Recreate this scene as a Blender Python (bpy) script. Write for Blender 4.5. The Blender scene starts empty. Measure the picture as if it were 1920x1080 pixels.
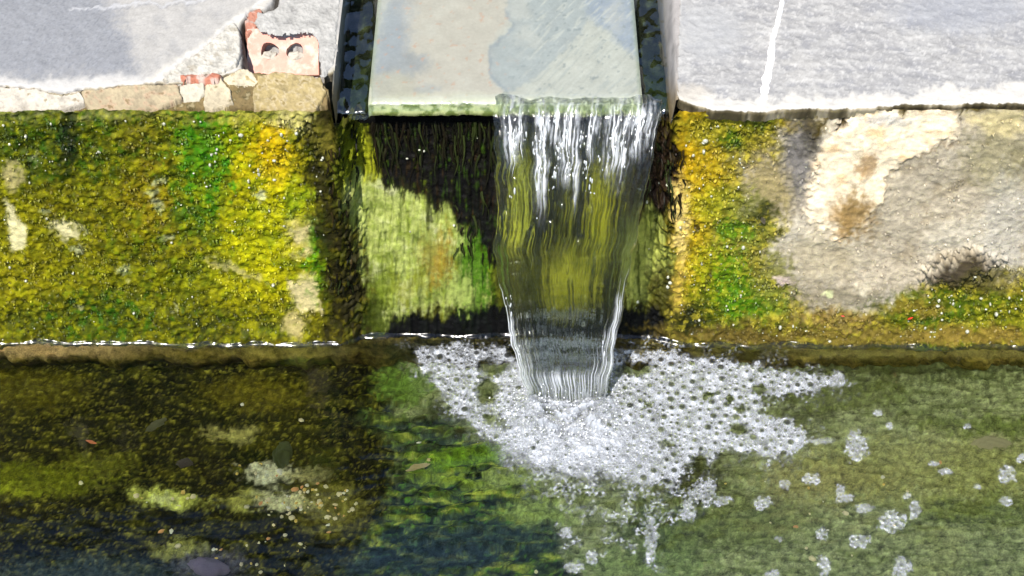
import bpy, bmesh, math, random
import numpy as np
from mathutils import Vector, Matrix

random.seed(7)
RNG = np.random.default_rng(7)
SC = bpy.context.scene
COL = SC.collection

# ------------------------------------------------------------------ camera, light, exposure
F_PX, CX, CY = 2985.0, 960.0, 540.0          # photograph: 1920 x 1080
PITCH = math.radians(47.0)
CAM = np.array([0.0076, -1.153, 0.985])
H = 0.337                                     # ledge top (z = 0) down to the pool surface

cam_d = bpy.data.cameras.new('camera')
cam = bpy.data.objects.new('camera', cam_d)
COL.objects.link(cam)
cam.location = CAM
cam.rotation_euler = (math.pi / 2 - PITCH, 0, 0)
cam_d.sensor_width = 36.0
cam_d.lens = F_PX / 1920.0 * 36.0
cam_d.clip_start = 0.01
cam_d.clip_end = 2000
SC.camera = cam

SUN_EL, SUN_AZ = math.radians(60), math.radians(-24)     # azimuth from the viewing direction, from behind the camera's left
S = np.array([math.sin(SUN_AZ) * math.cos(SUN_EL), -math.cos(SUN_AZ) * math.cos(SUN_EL), math.sin(SUN_EL)])   # towards the sun
sun_d = bpy.data.lights.new('sun', 'SUN')
sun_d.energy = 5.0
sun_d.angle = math.radians(0.53)
sun_d.color = (1.0, 0.955, 0.88)
sun = bpy.data.objects.new('sun', sun_d)
COL.objects.link(sun)
sun.rotation_euler = Vector(S).to_track_quat('Z', 'Y').to_euler()
sun.location = (-1, -2, 3)

world = bpy.data.worlds.new('World')
SC.world = world
world.use_nodes = True
wn = world.node_tree
sky = wn.nodes.new('ShaderNodeTexSky')
sky.sky_type = 'NISHITA'
sky.sun_disc = False
sky.sun_elevation = SUN_EL
sky.sun_rotation = math.atan2(S[0], S[1])
sky.air_density = 1.0
sky.dust_density = 0.6
bg = wn.nodes['Background']
bg.inputs['Strength'].default_value = 0.12
wn.links.new(sky.outputs[0], bg.inputs['Color'])

SC.view_settings.view_transform = 'Standard'
SC.view_settings.look = 'None'
SC.view_settings.exposure = 0.75
SC.view_settings.gamma = 1.0
SC.view_settings.use_curve_mapping = False
SC.cycles.use_denoising = True
SC.cycles.max_bounces = 14
SC.cycles.transparent_max_bounces = 24
SC.cycles.transmission_bounces = 10
SC.cycles.sample_clamp_indirect = 6.0

# ------------------------------------------------------------------ helpers: picture <-> place
_F = np.array([0, math.cos(PITCH), -math.sin(PITCH)])
_U = np.array([0, math.sin(PITCH), math.cos(PITCH)])
_R = np.array([1.0, 0, 0])


def proj(x, y, z):
    dx, dy, dz = x - CAM[0], y - CAM[1], z - CAM[2]
    d = dy * _F[1] + dz * _F[2]
    u = dy * _U[1] + dz * _U[2]
    return CX + F_PX * dx / d, CY - F_PX * u / d


def ray(px, py):
    return _F + _R * ((px - CX) / F_PX) + _U * ((CY - py) / F_PX)


def on_z(px, py, z):
    r = ray(px, py)
    return CAM + r * ((z - CAM[2]) / r[2])


def on_y(px, py, y):
    r = ray(px, py)
    return CAM + r * ((y - CAM[1]) / r[1])


# ------------------------------------------------------------------ noise
_perm = np.random.default_rng(3).permutation(256)
_ang = np.random.default_rng(4).uniform(0, 2 * np.pi, 256)
_gx, _gy = np.cos(_ang), np.sin(_ang)


def gn(x, y, seed=0):
    x = np.asarray(x, float) + seed * 17.31
    y = np.asarray(y, float) + seed * 7.77
    ix, iy = np.floor(x).astype(np.int64), np.floor(y).astype(np.int64)
    fx, fy = x - ix, y - iy
    ux, uy = fx * fx * fx * (fx * (fx * 6 - 15) + 10), fy * fy * fy * (fy * (fy * 6 - 15) + 10)

    def g(a, b, dx, dy):
        h = _perm[(_perm[(ix + a) & 255] + iy + b) & 255]
        return _gx[h] * dx + _gy[h] * dy
    n00, n10 = g(0, 0, fx, fy), g(1, 0, fx - 1, fy)
    n01, n11 = g(0, 1, fx, fy - 1), g(1, 1, fx - 1, fy - 1)
    a = n00 + (n10 - n00) * ux
    b = n01 + (n11 - n01) * ux
    return (a + (b - a) * uy) * 1.5


def fbm(x, y, octv=4, seed=0, gain=0.5, lac=2.03):
    s, a, t = 0, 1.0, 0
    for k in range(octv):
        s = s + a * gn(x, y, seed + k * 3)
        t += a
        a *= gain
        x, y = x * lac, y * lac
    return s / t * 1.4


def ss(a, b, x):
    t = np.clip((x - a) / (b - a), 0, 1)
    return t * t * (3 - 2 * t)


def lin(c):
    c = np.asarray(c, float) / 255.0
    return np.where(c <= 0.04045, c / 12.92, ((c + 0.055) / 1.055) ** 2.4)


# ------------------------------------------------------------------ colouring a surface by place
class Paint:
    """Surface colours laid out by place on the surface; colours are seen colours in daylight, K turns them into albedo."""

    def __init__(self, x, y, z, K, base, warp=10):
        self.x0, self.y0 = proj(x, y, z)
        self.K = K
        self.wx = fbm(self.x0 / 42, self.y0 / 42, 4, 11)
        self.wy = fbm(self.x0 / 42, self.y0 / 42, 4, 23)
        self.warp = warp
        self.rag = 0.18
        self.c = np.empty((self.x0.size, 3))
        self.c[:] = lin(base)
        self.fine = fbm(self.x0 / 9, self.y0 / 9, 3, 31)
        self.wx = self.wx + 0.5 * fbm(self.x0 / 12, self.y0 / 12, 3, 12)
        self.wy = self.wy + 0.5 * fbm(self.x0 / 12, self.y0 / 12, 3, 24)

    def xy(self, warp=None):
        w = self.warp if warp is None else warp
        return self.x0 + self.wx * w, self.y0 + self.wy * w

    def m_blob(self, cx, cy, rx, ry, ang=0, soft=0.5, warp=None):
        x, y = self.xy(warp)
        a = math.radians(ang)
        dx, dy = x - cx, y - cy
        u = (dx * math.cos(a) + dy * math.sin(a)) / rx
        v = (-dx * math.sin(a) + dy * math.cos(a)) / ry
        r = np.sqrt(u * u + v * v) + self.fine * self.rag
        return 1 - ss(1 - soft, 1 + soft, r)

    def m_poly(self, pts, soft=8, warp=None):
        x, y = self.xy(warp)
        pts = np.asarray(pts, float)
        inside = np.zeros(x.shape, bool)
        d2 = np.full(x.shape, 1e12)
        n = len(pts)
        for i in range(n):
            (ax, ay), (bx, by) = pts[i], pts[(i + 1) % n]
            cond = ((ay > y) != (by > y))
            with np.errstate(divide='ignore', invalid='ignore'):
                xi = (bx - ax) * (y - ay) / (by - ay + 1e-12) + ax
            inside ^= cond & (x < xi)
            ex, ey = bx - ax, by - ay
            t = np.clip(((x - ax) * ex + (y - ay) * ey) / (ex * ex + ey * ey + 1e-9), 0, 1)
            d2 = np.minimum(d2, (x - ax - t * ex) ** 2 + (y - ay - t * ey) ** 2)
        sd = np.sqrt(d2) * np.where(inside, 1, -1) + self.fine * soft * 0.5
        return ss(-soft, soft, sd)

    def m_line(self, pts, w, soft=2, warp=None):
        x, y = self.xy(warp)
        d = np.full(x.shape, 1e9)
        w = np.broadcast_to(np.asarray(w, float), (len(pts),))
        for i in range(len(pts) - 1):
            (ax, ay), (bx, by) = pts[i], pts[i + 1]
            ex, ey = bx - ax, by - ay
            t = np.clip(((x - ax) * ex + (y - ay) * ey) / (ex * ex + ey * ey + 1e-9), 0, 1)
            dd = np.sqrt((x - ax - t * ex) ** 2 + (y - ay - t * ey) ** 2) - (w[i] + (w[i + 1] - w[i]) * t) / 2
            d = np.minimum(d, dd)
        return 1 - ss(-soft, soft, d)

    def drip(self, amt=46, sx=9, sy=170, seed=61):
        """a copy whose outlines run down in drips."""
        q = Paint.__new__(Paint)
        q.__dict__.update(self.__dict__)
        q.wy = self.wy + amt / max(self.warp, 1e-6) * (0.55 * fbm(self.x0 / (sx * 3.2), self.y0 / sy, 3, seed + 1) + 0.45 * fbm(self.x0 / sx + self.wx, self.y0 / 60, 3, seed))
        q.fine = self.fine + 0.9 * fbm(self.x0 / 5, self.y0 / 26, 3, seed + 7)
        q.wx = self.wx * 0.6 + 0.3 * fbm(self.x0 / 7, self.y0 / 60, 3, seed + 5)
        return q

    def put(self, m, color, op=1.0):
        m = (np.clip(m, 0, 1) * op)[:, None]
        self.c = self.c * (1 - m) + lin(color) * m
        return m[:, 0]

    def blob(self, cx, cy, rx, ry, color, op=1.0, ang=0, soft=0.5, warp=None):
        return self.put(self.m_blob(cx, cy, rx, ry, ang, soft, warp), color, op)

    def poly(self, pts, color, op=1.0, soft=8, warp=None):
        return self.put(self.m_poly(pts, soft, warp), color, op)

    def line(self, pts, w, color, op=1.0, soft=2, warp=None):
        return self.put(self.m_line(pts, w, soft, warp), color, op)

    def albedo(self):
        return np.clip(self.c / self.K, 0.003, 0.86)


# ------------------------------------------------------------------ helpers: meshes, things
def link(o, parent=None):
    COL.objects.link(o)
    if parent is not None:
        o.parent = parent
    return o


def tag(o, label=None, cat=None, group=None, kind=None):
    if label:
        o['label'] = label
    if cat:
        o['category'] = cat
    if group:
        o['group'] = group
    if kind:
        o['kind'] = kind
    return o


def empty(name, loc, label, cat, group=None):
    o = bpy.data.objects.new(name, None)
    o.empty_display_size = 0.02
    o.location = loc
    link(o)
    return tag(o, label, cat, group)


def raw_mesh(name, V, faces_flat, nper, attrs=None, smooth=True):
    """V (n,3); faces_flat int array; nper = corners per face (constant)."""
    V = np.asarray(V, np.float32)
    f = np.asarray(faces_flat, np.int32).ravel()
    nf = f.size // nper
    me = bpy.data.meshes.new(name)
    me.vertices.add(len(V))
    me.vertices.foreach_set('co', V.ravel())
    me.loops.add(f.size)
    me.loops.foreach_set('vertex_index', f)
    me.polygons.add(nf)
    me.polygons.foreach_set('loop_start', np.arange(nf, dtype=np.int32) * nper)
    me.polygons.foreach_set('loop_total', np.full(nf, nper, np.int32))
    if smooth:
        me.polygons.foreach_set('use_smooth', np.ones(nf, bool))
    me.update(calc_edges=True)
    for k, a in (attrs or {}).items():
        a = np.asarray(a, np.float32)
        if a.ndim == 2:
            at = me.attributes.new(k, 'FLOAT_COLOR', 'POINT')
            c4 = np.ones((len(V), 4), np.float32)
            c4[:, :3] = a
            at.data.foreach_set('color', c4.ravel())
        else:
            at = me.attributes.new(k, 'FLOAT', 'POINT')
            at.data.foreach_set('value', a.ravel())
    return me


def grid_faces(nr, nc, flip=False):
    i = np.arange(nr * nc).reshape(nr, nc)
    a, b, c, d = i[:-1, :-1], i[:-1, 1:], i[1:, 1:], i[1:, :-1]
    q = np.stack([a, d, c, b] if flip else [a, b, c, d], -1)
    return q.reshape(-1, 4)


def mesh_obj(name, me, mat, parent=None):
    o = bpy.data.objects.new(name, me)
    if mat is not None:
        me.materials.append(mat)
    return link(o, parent)


def grid_obj(name, X, Y, Z, mat, attrs=None, parent=None, flip=False):
    nr, nc = X.shape
    V = np.stack([X.ravel(), Y.ravel(), Z.ravel()], -1)
    if parent is not None:
        V = V - np.array(parent.location)
    return mesh_obj(name, raw_mesh(name, V, grid_faces(nr, nc, flip), 4, attrs), mat, parent)


def axis(dense_lo, dense_hi, step, lo, hi, coarse=0.03):
    a = np.arange(lo, dense_lo - coarse * .5, coarse)
    b = np.arange(dense_lo, dense_hi, step)
    c = np.arange(dense_hi, hi + coarse, coarse)
    return np.concatenate([a, b, c])


# ------------------------------------------------------------------ materials
def new_mat(name):
    m = bpy.data.materials.new(name)
    m.use_nodes = True
    nt = m.node_tree
    for n in list(nt.nodes):
        nt.nodes.remove(n)
    out = nt.nodes.new('ShaderNodeOutputMaterial')
    return m, nt, out


def node(nt, t, **kw):
    n = nt.nodes.new(t)
    for k, v in kw.items():
        setattr(n, k, v)
    return n


def painted(name, rough=0.75, grain=900, bump=0.25, speck=0.25, wet=None, spec=0.5, bump_dist=0.0012, stretch=(1, 1, 1), color=None, coat=0.0):
    """colour from the surface's own colour attribute (or one colour) with procedural grain, specks and bump."""
    m, nt, out = new_mat(name)
    L = nt.links.new
    p = node(nt, 'ShaderNodeBsdfPrincipled')
    tc = node(nt, 'ShaderNodeTexCoord')
    mp = node(nt, 'ShaderNodeMapping')
    mp.inputs['Scale'].default_value = stretch
    L(tc.outputs['Object'], mp.inputs['Vector'])
    n1 = node(nt, 'ShaderNodeTexNoise')
    n1.inputs['Scale'].default_value = grain
    n1.inputs['Detail'].default_value = 6
    n1.inputs['Roughness'].default_value = 0.65
    n2 = node(nt, 'ShaderNodeTexNoise')
    n2.inputs['Scale'].default_value = grain * 0.17
    n2.inputs['Detail'].default_value = 5
    L(mp.outputs[0], n1.inputs['Vector'])
    L(mp.outputs[0], n2.inputs['Vector'])
    if color is None:
        a = node(nt, 'ShaderNodeAttribute', attribute_name='Col')
        csock = a.outputs['Color']
    else:
        a = node(nt, 'ShaderNodeRGB')
        a.outputs[0].default_value = (*color, 1)
        csock = a.outputs[0]
    add = node(nt, 'ShaderNodeMath', operation='ADD')
    L(n1.outputs['Fac'], add.inputs[0])
    L(n2.outputs['Fac'], add.inputs[1])
    mr = node(nt, 'ShaderNodeMapRange')
    mr.inputs['From Min'].default_value = 0.7
    mr.inputs['From Max'].default_value = 1.3
    mr.inputs['To Min'].default_value = 1 - speck
    mr.inputs['To Max'].default_value = 1 + speck
    L(add.outputs[0], mr.inputs['Value'])
    mul = node(nt, 'ShaderNodeVectorMath', operation='SCALE')
    L(csock, mul.inputs[0])
    L(mr.outputs[0], mul.inputs['Scale'])
    L(mul.outputs[0], p.inputs['Base Color'])
    if wet:
        w = node(nt, 'ShaderNodeAttribute', attribute_name='wet')
        rr = node(nt, 'ShaderNodeMapRange')
        rr.inputs['To Min'].default_value = rough
        rr.inputs['To Max'].default_value = wet
        L(w.outputs['Fac'], rr.inputs['Value'])
        L(rr.outputs[0], p.inputs['Roughness'])
    else:
        p.inputs['Roughness'].default_value = rough
    p.inputs['Specular IOR Level'].default_value = spec
    p.inputs['Coat Weight'].default_value = coat
    p.inputs['Coat Roughness'].default_value = 0.12
    b = node(nt, 'ShaderNodeBump')
    b.inputs['Strength'].default_value = bump
    b.inputs['Distance'].default_value = bump_dist
    L(add.outputs[0], b.inputs['Height'])
    L(b.outputs[0], p.inputs['Normal'])
    L(p.outputs[0], out.inputs['Surface'])
    return m


def clear_water(name, tint=(0.86, 0.93, 0.84), rough=0.0, refr=0.0, ior=1.33, bump=0.0, bump_scale=60, rough_attr=None, air_sheen_attr=None, outer_only=False):
    """surface of clear water: mirror by Fresnel, the rest passes through (part of it bent)."""
    m, nt, out = new_mat(name)
    L = nt.links.new
    fr = node(nt, 'ShaderNodeFresnel')
    fr.inputs['IOR'].default_value = ior
    gl = node(nt, 'ShaderNodeBsdfGlossy')
    gl.inputs['Roughness'].default_value = rough
    if rough_attr:                                   # a film along the water's rim spreads its shine
        ra = node(nt, 'ShaderNodeAttribute', attribute_name=rough_attr)
        rm = node(nt, 'ShaderNodeMapRange')
        rm.inputs['To Min'].default_value = rough
        rm.inputs['To Max'].default_value = 0.20
        L(ra.outputs['Fac'], rm.inputs['Value'])
        L(rm.outputs[0], gl.inputs['Roughness'])
    tr = node(nt, 'ShaderNodeBsdfTransparent')
    tr.inputs['Color'].default_value = (*tint, 1)
    mix = node(nt, 'ShaderNodeMixShader')
    if outer_only:                                   # a film: shines on its open side only
        ge = node(nt, 'ShaderNodeNewGeometry')
        inv = node(nt, 'ShaderNodeMath', operation='SUBTRACT')
        inv.inputs[0].default_value = 1.0
        L(ge.outputs['Backfacing'], inv.inputs[1])
        mu = node(nt, 'ShaderNodeMath', operation='MULTIPLY')
        L(fr.outputs[0], mu.inputs[0])
        L(inv.outputs[0], mu.inputs[1])
        L(mu.outputs[0], mix.inputs[0])
    else:
        L(fr.outputs[0], mix.inputs[0])
    through = tr.outputs[0]
    if refr > 0:
        rf = node(nt, 'ShaderNodeBsdfRefraction')
        rf.inputs['Color'].default_value = (*tint, 1)
        rf.inputs['Roughness'].default_value = 0.0
        rf.inputs['IOR'].default_value = 1.33
        mx = node(nt, 'ShaderNodeMixShader')
        mx.inputs[0].default_value = refr
        L(tr.outputs[0], mx.inputs[1])
        L(rf.outputs[0], mx.inputs[2])
        through = mx.outputs[0]
    L(through, mix.inputs[1])
    L(gl.outputs[0], mix.inputs[2])
    if bump > 0:
        tc = node(nt, 'ShaderNodeTexCoord')
        nz = node(nt, 'ShaderNodeTexNoise')
        nz.inputs['Scale'].default_value = bump_scale
        nz.inputs['Detail'].default_value = 3
        L(tc.outputs['Object'], nz.inputs['Vector'])
        bp = node(nt, 'ShaderNodeBump')
        bp.inputs['Strength'].default_value = bump
        bp.inputs['Distance'].default_value = 0.003
        L(nz.outputs['Fac'], bp.inputs['Height'])
        L(bp.outputs[0], gl.inputs['Normal'])
        L(bp.outputs[0], fr.inputs['Normal'])
    if air_sheen_attr:                                     # milky white: sheen painted at lip and ropes, real bubbles at the foot
        aa = node(nt, 'ShaderNodeAttribute', attribute_name=air_sheen_attr)
        wd = node(nt, 'ShaderNodeBsdfDiffuse')
        wd.inputs['Color'].default_value = (0.80, 0.82, 0.86, 1)
        am = node(nt, 'ShaderNodeMixShader')
        L(aa.outputs['Fac'], am.inputs[0])
        L(mix.outputs[0], am.inputs[1])
        L(wd.outputs[0], am.inputs[2])
        L(am.outputs[0], out.inputs['Surface'])
        return m
    L(mix.outputs[0], out.inputs['Surface'])
    return m


M_PLASTER = painted('grey_plaster', rough=0.8, grain=420, bump=0.35, speck=0.10, bump_dist=0.0016)
M_WALL = painted('mossy_render', rough=0.8, grain=800, bump=0.45, speck=0.34, wet=0.25, spec=0.08, bump_dist=0.0022)
M_FLOOR = painted('pool_bed', rough=0.8, grain=620, bump=0.8, speck=0.7, bump_dist=0.003, spec=0.03)
M_TILE = painted('wet_slate', rough=0.35, grain=300, bump=0.12, speck=0.10, bump_dist=0.0008)
M_MOSS = painted('moss', rough=0.6, grain=500, bump=0.0, speck=0.25, spec=0.35)
M_ALGAE = painted('wet_algae', rough=0.45, grain=400, bump=0.0, speck=0.3, spec=0.08)
M_FRAG = painted('broken_render', rough=0.85, grain=330, bump=0.6, speck=0.16, bump_dist=0.0025)
M_FALL = clear_water('falling_water', tint=(0.97, 0.99, 0.96), refr=0.55, rough=0.07, ior=1.38, air_sheen_attr='air')  # 'air' holds painted white sheen at lip and ropes, real bubbles at the foot
M_POOL = clear_water('pool_water', tint=(0.92, 0.96, 0.90), refr=1.0, rough=0.035, bump=0.03, bump_scale=240, ior=1.5, rough_attr='scum')
M_CHAN = clear_water('channel_water', tint=(0.93, 0.96, 0.95), rough=0.08, ior=2.1, outer_only=True)
M_DROP = clear_water('droplet', tint=(0.98, 0.98, 0.98), rough=0.12, ior=1.5)

# =================================================================== THE WALL
K_LEDGE, K_WALL, K_FLOOR, K_TILE = 2.25, 1.34, 0.86, 1.72

wall = empty('basin_wall', (0, 0, -H), 'mossy rendered basin wall below the plastered ledges', 'wall')
xs = np.concatenate([np.arange(-1.5, -0.86, 0.03), np.arange(-0.86, -0.5705, 0.003), np.arange(-0.57, 0.575, 0.0013), np.arange(0.576, 0.86, 0.003), np.arange(0.86, 1.53, 0.03)])
zs = np.concatenate([np.linspace(-H - 0.07, -H - 0.012, 10), np.arange(-H - 0.010, -0.004, 0.0014)])
XX, ZZ = np.meshgrid(xs, zs)
chn = ss(-0.167, -0.160, XX) * ss(0.166, 0.158, XX)          # the wall stops lower under the channel
top_z = -0.004 - 0.048 * chn + 0.017 * chn * ss(0.135, 0.142, np.abs(XX))
ZZ = np.where(ZZ > -0.11, -0.11 + (ZZ + 0.11) * (top_z + 0.11) / 0.106, ZZ)
xf, zf = XX.ravel(), ZZ.ravel()
P = Paint(xf, np.zeros_like(xf), zf, K_WALL, (118, 106, 22), warp=14)
px, py = P.x0, P.y0
P.rag = 0.5
n_lo = fbm(px / 170, py / 120, 4, 40)
n_md = fbm(px / 55, py / 40, 4, 41)
n_hi = fbm(px / 16, py / 12, 4, 42)
n_dg = fbm((px + py * 0.6) / 26, (py - px * 0.25) / 9, 4, 43)
left = 1 - ss(590, 650, px)
# general life of the moss: yellow, green and brown patches
P.put(ss(0.0, 0.6, n_lo), (152, 142, 14), 0.8)
P.put(ss(0.05, 0.55, -n_lo), (80, 92, 12), 0.8)
P.put(ss(0.1, 0.6, n_md), (110, 88, 14), 0.6)
# --- left field
P.blob(60, 215, 230, 16, (150, 142, 105), 0.8, soft=0.6)
P.blob(70, 270, 110, 60, (72, 88, 20), 0.9)
P.blob(125, 262, 22, 62, (20, 32, 10), 0.95, soft=0.6)
P.blob(60, 330, 26, 44, (30, 42, 10), 0.9, soft=0.6)
P.blob(30, 258, 40, 28, (40, 60, 12), 0.7)
P.blob(20, 480, 70, 120, (150, 134, 14), 0.6)
P.blob(70, 520, 120, 60, (140, 124, 16), 0.7)
P.blob(220, 280, 90, 60, (85, 92, 16), 0.8)
P.blob(240, 420, 120, 110, (124, 108, 12), 0.7)
P.blob(285, 350, 60, 70, (150, 118, 22), 0.8)
P.blob(250, 260, 40, 30, (150, 120, 40), 0.6)
P.blob(390, 270, 62, 70, (66, 112, 4), 0.9)
P.blob(380, 370, 44, 60, (60, 106, 4), 0.8)
P.blob(345, 400, 30, 20, (40, 80, 5), 0.8)
P.blob(320, 330, 30, 20, (60, 100, 8), 0.6)
P.blob(480, 300, 66, 90, (196, 166, 10), 0.8)
P.blob(510, 280, 30, 46, (220, 170, 8), 0.7)
P.blob(485, 440, 70, 100, (178, 168, 8), 0.8)
P.blob(470, 540, 90, 46, (176, 160, 8), 0.9)
P.blob(430, 240, 50, 30, (170, 160, 20), 0.8)
P.blob(300, 540, 150, 60, (112, 108, 8), 0.7)
P.blob(190, 590, 80, 40, (56, 82, 8), 0.9)
P.blob(60, 600, 80, 26, (70, 74, 10), 0.8)
P.blob(370, 612, 70, 26, (34, 38, 4), 0.9)
P.blob(490, 618, 60, 18, (60, 62, 6), 0.8)
P.blob(395, 505, 60, 22, (72, 80, 6), 0.7, ang=15)
for q in [(250, 470, 50, 12), (330, 440, 60, 10), (200, 400, 40, 9), (420, 590, 60, 9), (300, 490, 44, 8), (120, 560, 60, 9)]:
    P.blob(*q, (62, 60, 6), 0.7, ang=12)
pale = [P.poly([(8, 372), (26, 392), (52, 432), (46, 462), (24, 474), (16, 430)], (222, 212, 158), 1.0, 5, 8),
        P.blob(22, 330, 18, 22, (190, 175, 120), 0.8),
        P.blob(126, 432, 26, 15, (214, 204, 150), 1.0, ang=12),
        P.blob(566, 440, 26, 36, (208, 192, 130), 1.0),
        P.poly([(545, 522), (586, 512), (596, 560), (600, 590), (560, 580)], (214, 198, 140), 1.0, 8),
        P.blob(552, 610, 20, 22, (186, 170, 110), 0.9),
        P.blob(440, 505, 60, 7, (190, 178, 110), 0.7, ang=18)]
P.blob(598, 480, 18, 60, (72, 122, 8), 0.9)
P.blob(560, 380, 24, 40, (120, 140, 20), 0.7)
P.blob(555, 220, 60, 24, (196, 176, 120), 0.8)
P.blob(420, 215, 90, 18, (176, 160, 80), 0.8)
P.blob(385, 222, 26, 24, (92, 76, 44), 0.9)
for q in [(300, 340, 10), (150, 470, 8), (285, 365, 9), (310, 450, 11), (240, 510, 8), (150, 568, 7), (330, 575, 6), (85, 398, 9), (290, 385, 8), (490, 365, 10), (60, 300, 8)]:
    P.blob(q[0], q[1], q[2] * 1.3, q[2] * .8, (205, 196, 150), 0.9)
mot = fbm(px / 13, py / 9, 4, 45)
mot2 = fbm(px / 30, py / 22, 4, 46)
lf = left * (1 - np.clip(np.maximum.reduce(pale), 0, 1))
P.put(lf * P.m_blob(170, 400, 250, 250, soft=.6), (92, 88, 6), 0.40)
P.put(lf * P.m_blob(120, 270, 190, 70, soft=.7), (58, 66, 8), 0.45)
P.put(lf * P.m_blob(320, 600, 300, 40, soft=.7), (62, 62, 5), 0.45)
P.put(lf * ss(0.05, 0.4, mot), (190, 176, 20), 0.26)
P.put(lf * ss(0.05, 0.4, -mot), (44, 50, 4), 0.48)
P.put(lf * ss(0.1, 0.5, mot2), (168, 168, 16), 0.18)
P.put(lf * ss(0.1, 0.5, -mot2), (72, 84, 6), 0.24)
vg = left * ss(0.05, 0.35, fbm(px / 24, py / 20, 4, 48))
P.put(vg * P.m_blob(388, 300, 66, 120, soft=.6), (58, 118, 2), 0.95)
P.put(left * P.m_blob(390, 280, 44, 60, soft=.6), (64, 120, 2), 0.6)
P.put(vg * P.m_blob(150, 270, 120, 70, soft=.7), (50, 84, 6), 0.8)
P.put(vg * P.m_blob(200, 590, 110, 44, soft=.7), (50, 92, 6), 0.8)
P.put(vg * P.m_blob(300, 460, 130, 70, soft=.7), (84, 100, 4), 0.6)
P.put(vg * P.m_blob(590, 480, 26, 70, soft=.6), (66, 124, 4), 0.9)
P.put(left * ss(0.1, 0.5, -fbm(px / 60, py / 44, 3, 49)) * P.m_blob(490, 420, 110, 200, soft=.7), (206, 188, 12), 0.5)
P.put(left * ss(0.1, 0.45, fbm(px / 34, py / 26, 4, 50)) * P.m_blob(480, 400, 130, 200, soft=.6), (104, 118, 6), 0.55)
P.put(left * P.m_blob(127, 262, 16, 54, soft=.7), (14, 24, 6), 0.85)
# --- middle: behind the lip and the fall
mid = P.m_poly([(600, 195), (1290, 195), (1262, 660), (640, 660)], 14)
strk = fbm(px / 11 + 0.5 * n_md, py / 130, 4, 55)
strk2 = fbm(px / 5 + 0.4 * n_md, py / 60, 3, 57)
P.put(mid, (66, 66, 16), 1.0)
P.put(mid * ss(-0.1, 0.6, strk), (110, 112, 26), 0.8)
P.put(mid * ss(0.0, 0.6, -strk), (28, 26, 6), 0.8)
D = P.drip()
P.put(D.m_poly([(640, 235), (706, 260), (716, 400), (650, 400), (632, 300)], 14), (126, 132, 20), 0.8)
P.put(D.m_poly([(640, 235), (706, 260), (716, 400), (650, 400), (632, 300)], 14) * ss(-0.1, 0.3, strk2), (170, 172, 40), 0.7)
P.put(D.m_poly([(640, 235), (706, 260), (716, 420), (650, 400), (632, 300)], 14) * ss(0.1, 0.4, -strk), (30, 30, 6), 0.8)
pm = D.m_poly([(640, 350), (690, 392), (760, 384), (830, 410), (876, 470), (915, 560), (912, 592), (820, 590), (742, 616), (700, 606), (676, 520)], 12, 10)
P.put(pm, (168, 176, 98), 1.0)
P.put(pm * ss(0.0, 0.5, strk), (146, 160, 60), 0.75)
P.put(pm * ss(0.15, 0.6, n_md), (206, 206, 152), 0.8)
P.put(pm * ss(0.1, 0.45, -strk2), (130, 138, 56), 0.6)
P.put(pm * ss(0.0, 0.4, n_hi), (118, 134, 44), 0.55)
P.put(pm * ss(0.1, 0.45, -n_md), (96, 112, 34), 0.6)
P.put(pm * ss(0.2, 0.5, fbm(px / 8, py / 34, 3, 58)), (52, 70, 14), 0.6)
P.put(D.m_blob(889, 530, 36, 80, soft=0.7), (60, 104, 8), 0.9)
P.put(D.m_blob(889, 530, 40, 80, soft=0.7) * ss(0.0, 0.4, strk2), (20, 34, 6), 0.8)
P.put(D.m_blob(862, 560, 26, 26), (160, 172, 90), 0.7)
P.put(D.m_blob(818, 508, 26, 40, soft=0.8), (150, 110, 24), 0.7)
P.put(D.m_blob(800, 480, 20, 36, soft=0.8), (120, 134, 60), 0.6)
P.put(D.m_blob(765, 560, 40, 24, soft=.7), (120, 124, 30), 0.7)
P.put(D.m_blob(705, 570, 28, 50, soft=.7), (96, 110, 24), 0.8)
P.put(D.m_blob(800, 430, 5, 30, soft=.5), (40, 44, 14), 0.8)
for (a, b, c, d, col, o) in [(975, 420, 34, 70, (186, 186, 60), 1), (1060, 545, 56, 46, (182, 176, 46), 1), (1128, 420, 30, 50, (178, 172, 30), 1), (940, 430, 18, 120, (120, 122, 34), .8),
                             (1130, 480, 30, 26, (160, 160, 36), .9), (1012, 470, 24, 90, (16, 16, 5), .95), (1092, 400, 16, 90, (24, 24, 6), .9), (985, 540, 30, 50, (80, 80, 22), .8), (1075, 300, 120, 40, (30, 30, 8), .9),
                             (1040, 400, 14, 90, (20, 20, 6), .9), (1160, 500, 16, 90, (24, 22, 6), .8), (950, 540, 14, 60, (24, 26, 8), .8)]:
    P.put(D.m_blob(a, b, c, d, soft=0.4), col, o)
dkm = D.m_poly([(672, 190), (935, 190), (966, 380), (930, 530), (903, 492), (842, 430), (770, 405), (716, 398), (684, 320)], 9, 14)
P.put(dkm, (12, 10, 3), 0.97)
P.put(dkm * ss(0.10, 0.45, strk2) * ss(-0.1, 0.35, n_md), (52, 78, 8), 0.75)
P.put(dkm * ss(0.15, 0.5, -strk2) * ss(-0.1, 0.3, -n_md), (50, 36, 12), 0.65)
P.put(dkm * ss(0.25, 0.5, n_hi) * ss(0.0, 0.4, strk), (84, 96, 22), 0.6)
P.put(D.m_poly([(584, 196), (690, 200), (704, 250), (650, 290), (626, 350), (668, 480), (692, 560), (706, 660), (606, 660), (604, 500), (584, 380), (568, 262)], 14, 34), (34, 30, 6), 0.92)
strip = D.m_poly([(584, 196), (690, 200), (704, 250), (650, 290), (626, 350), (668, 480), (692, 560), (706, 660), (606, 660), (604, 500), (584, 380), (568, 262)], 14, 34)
P.put(strip * ss(0.15, 0.5, n_hi), (96, 88, 18), 0.6)
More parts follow.
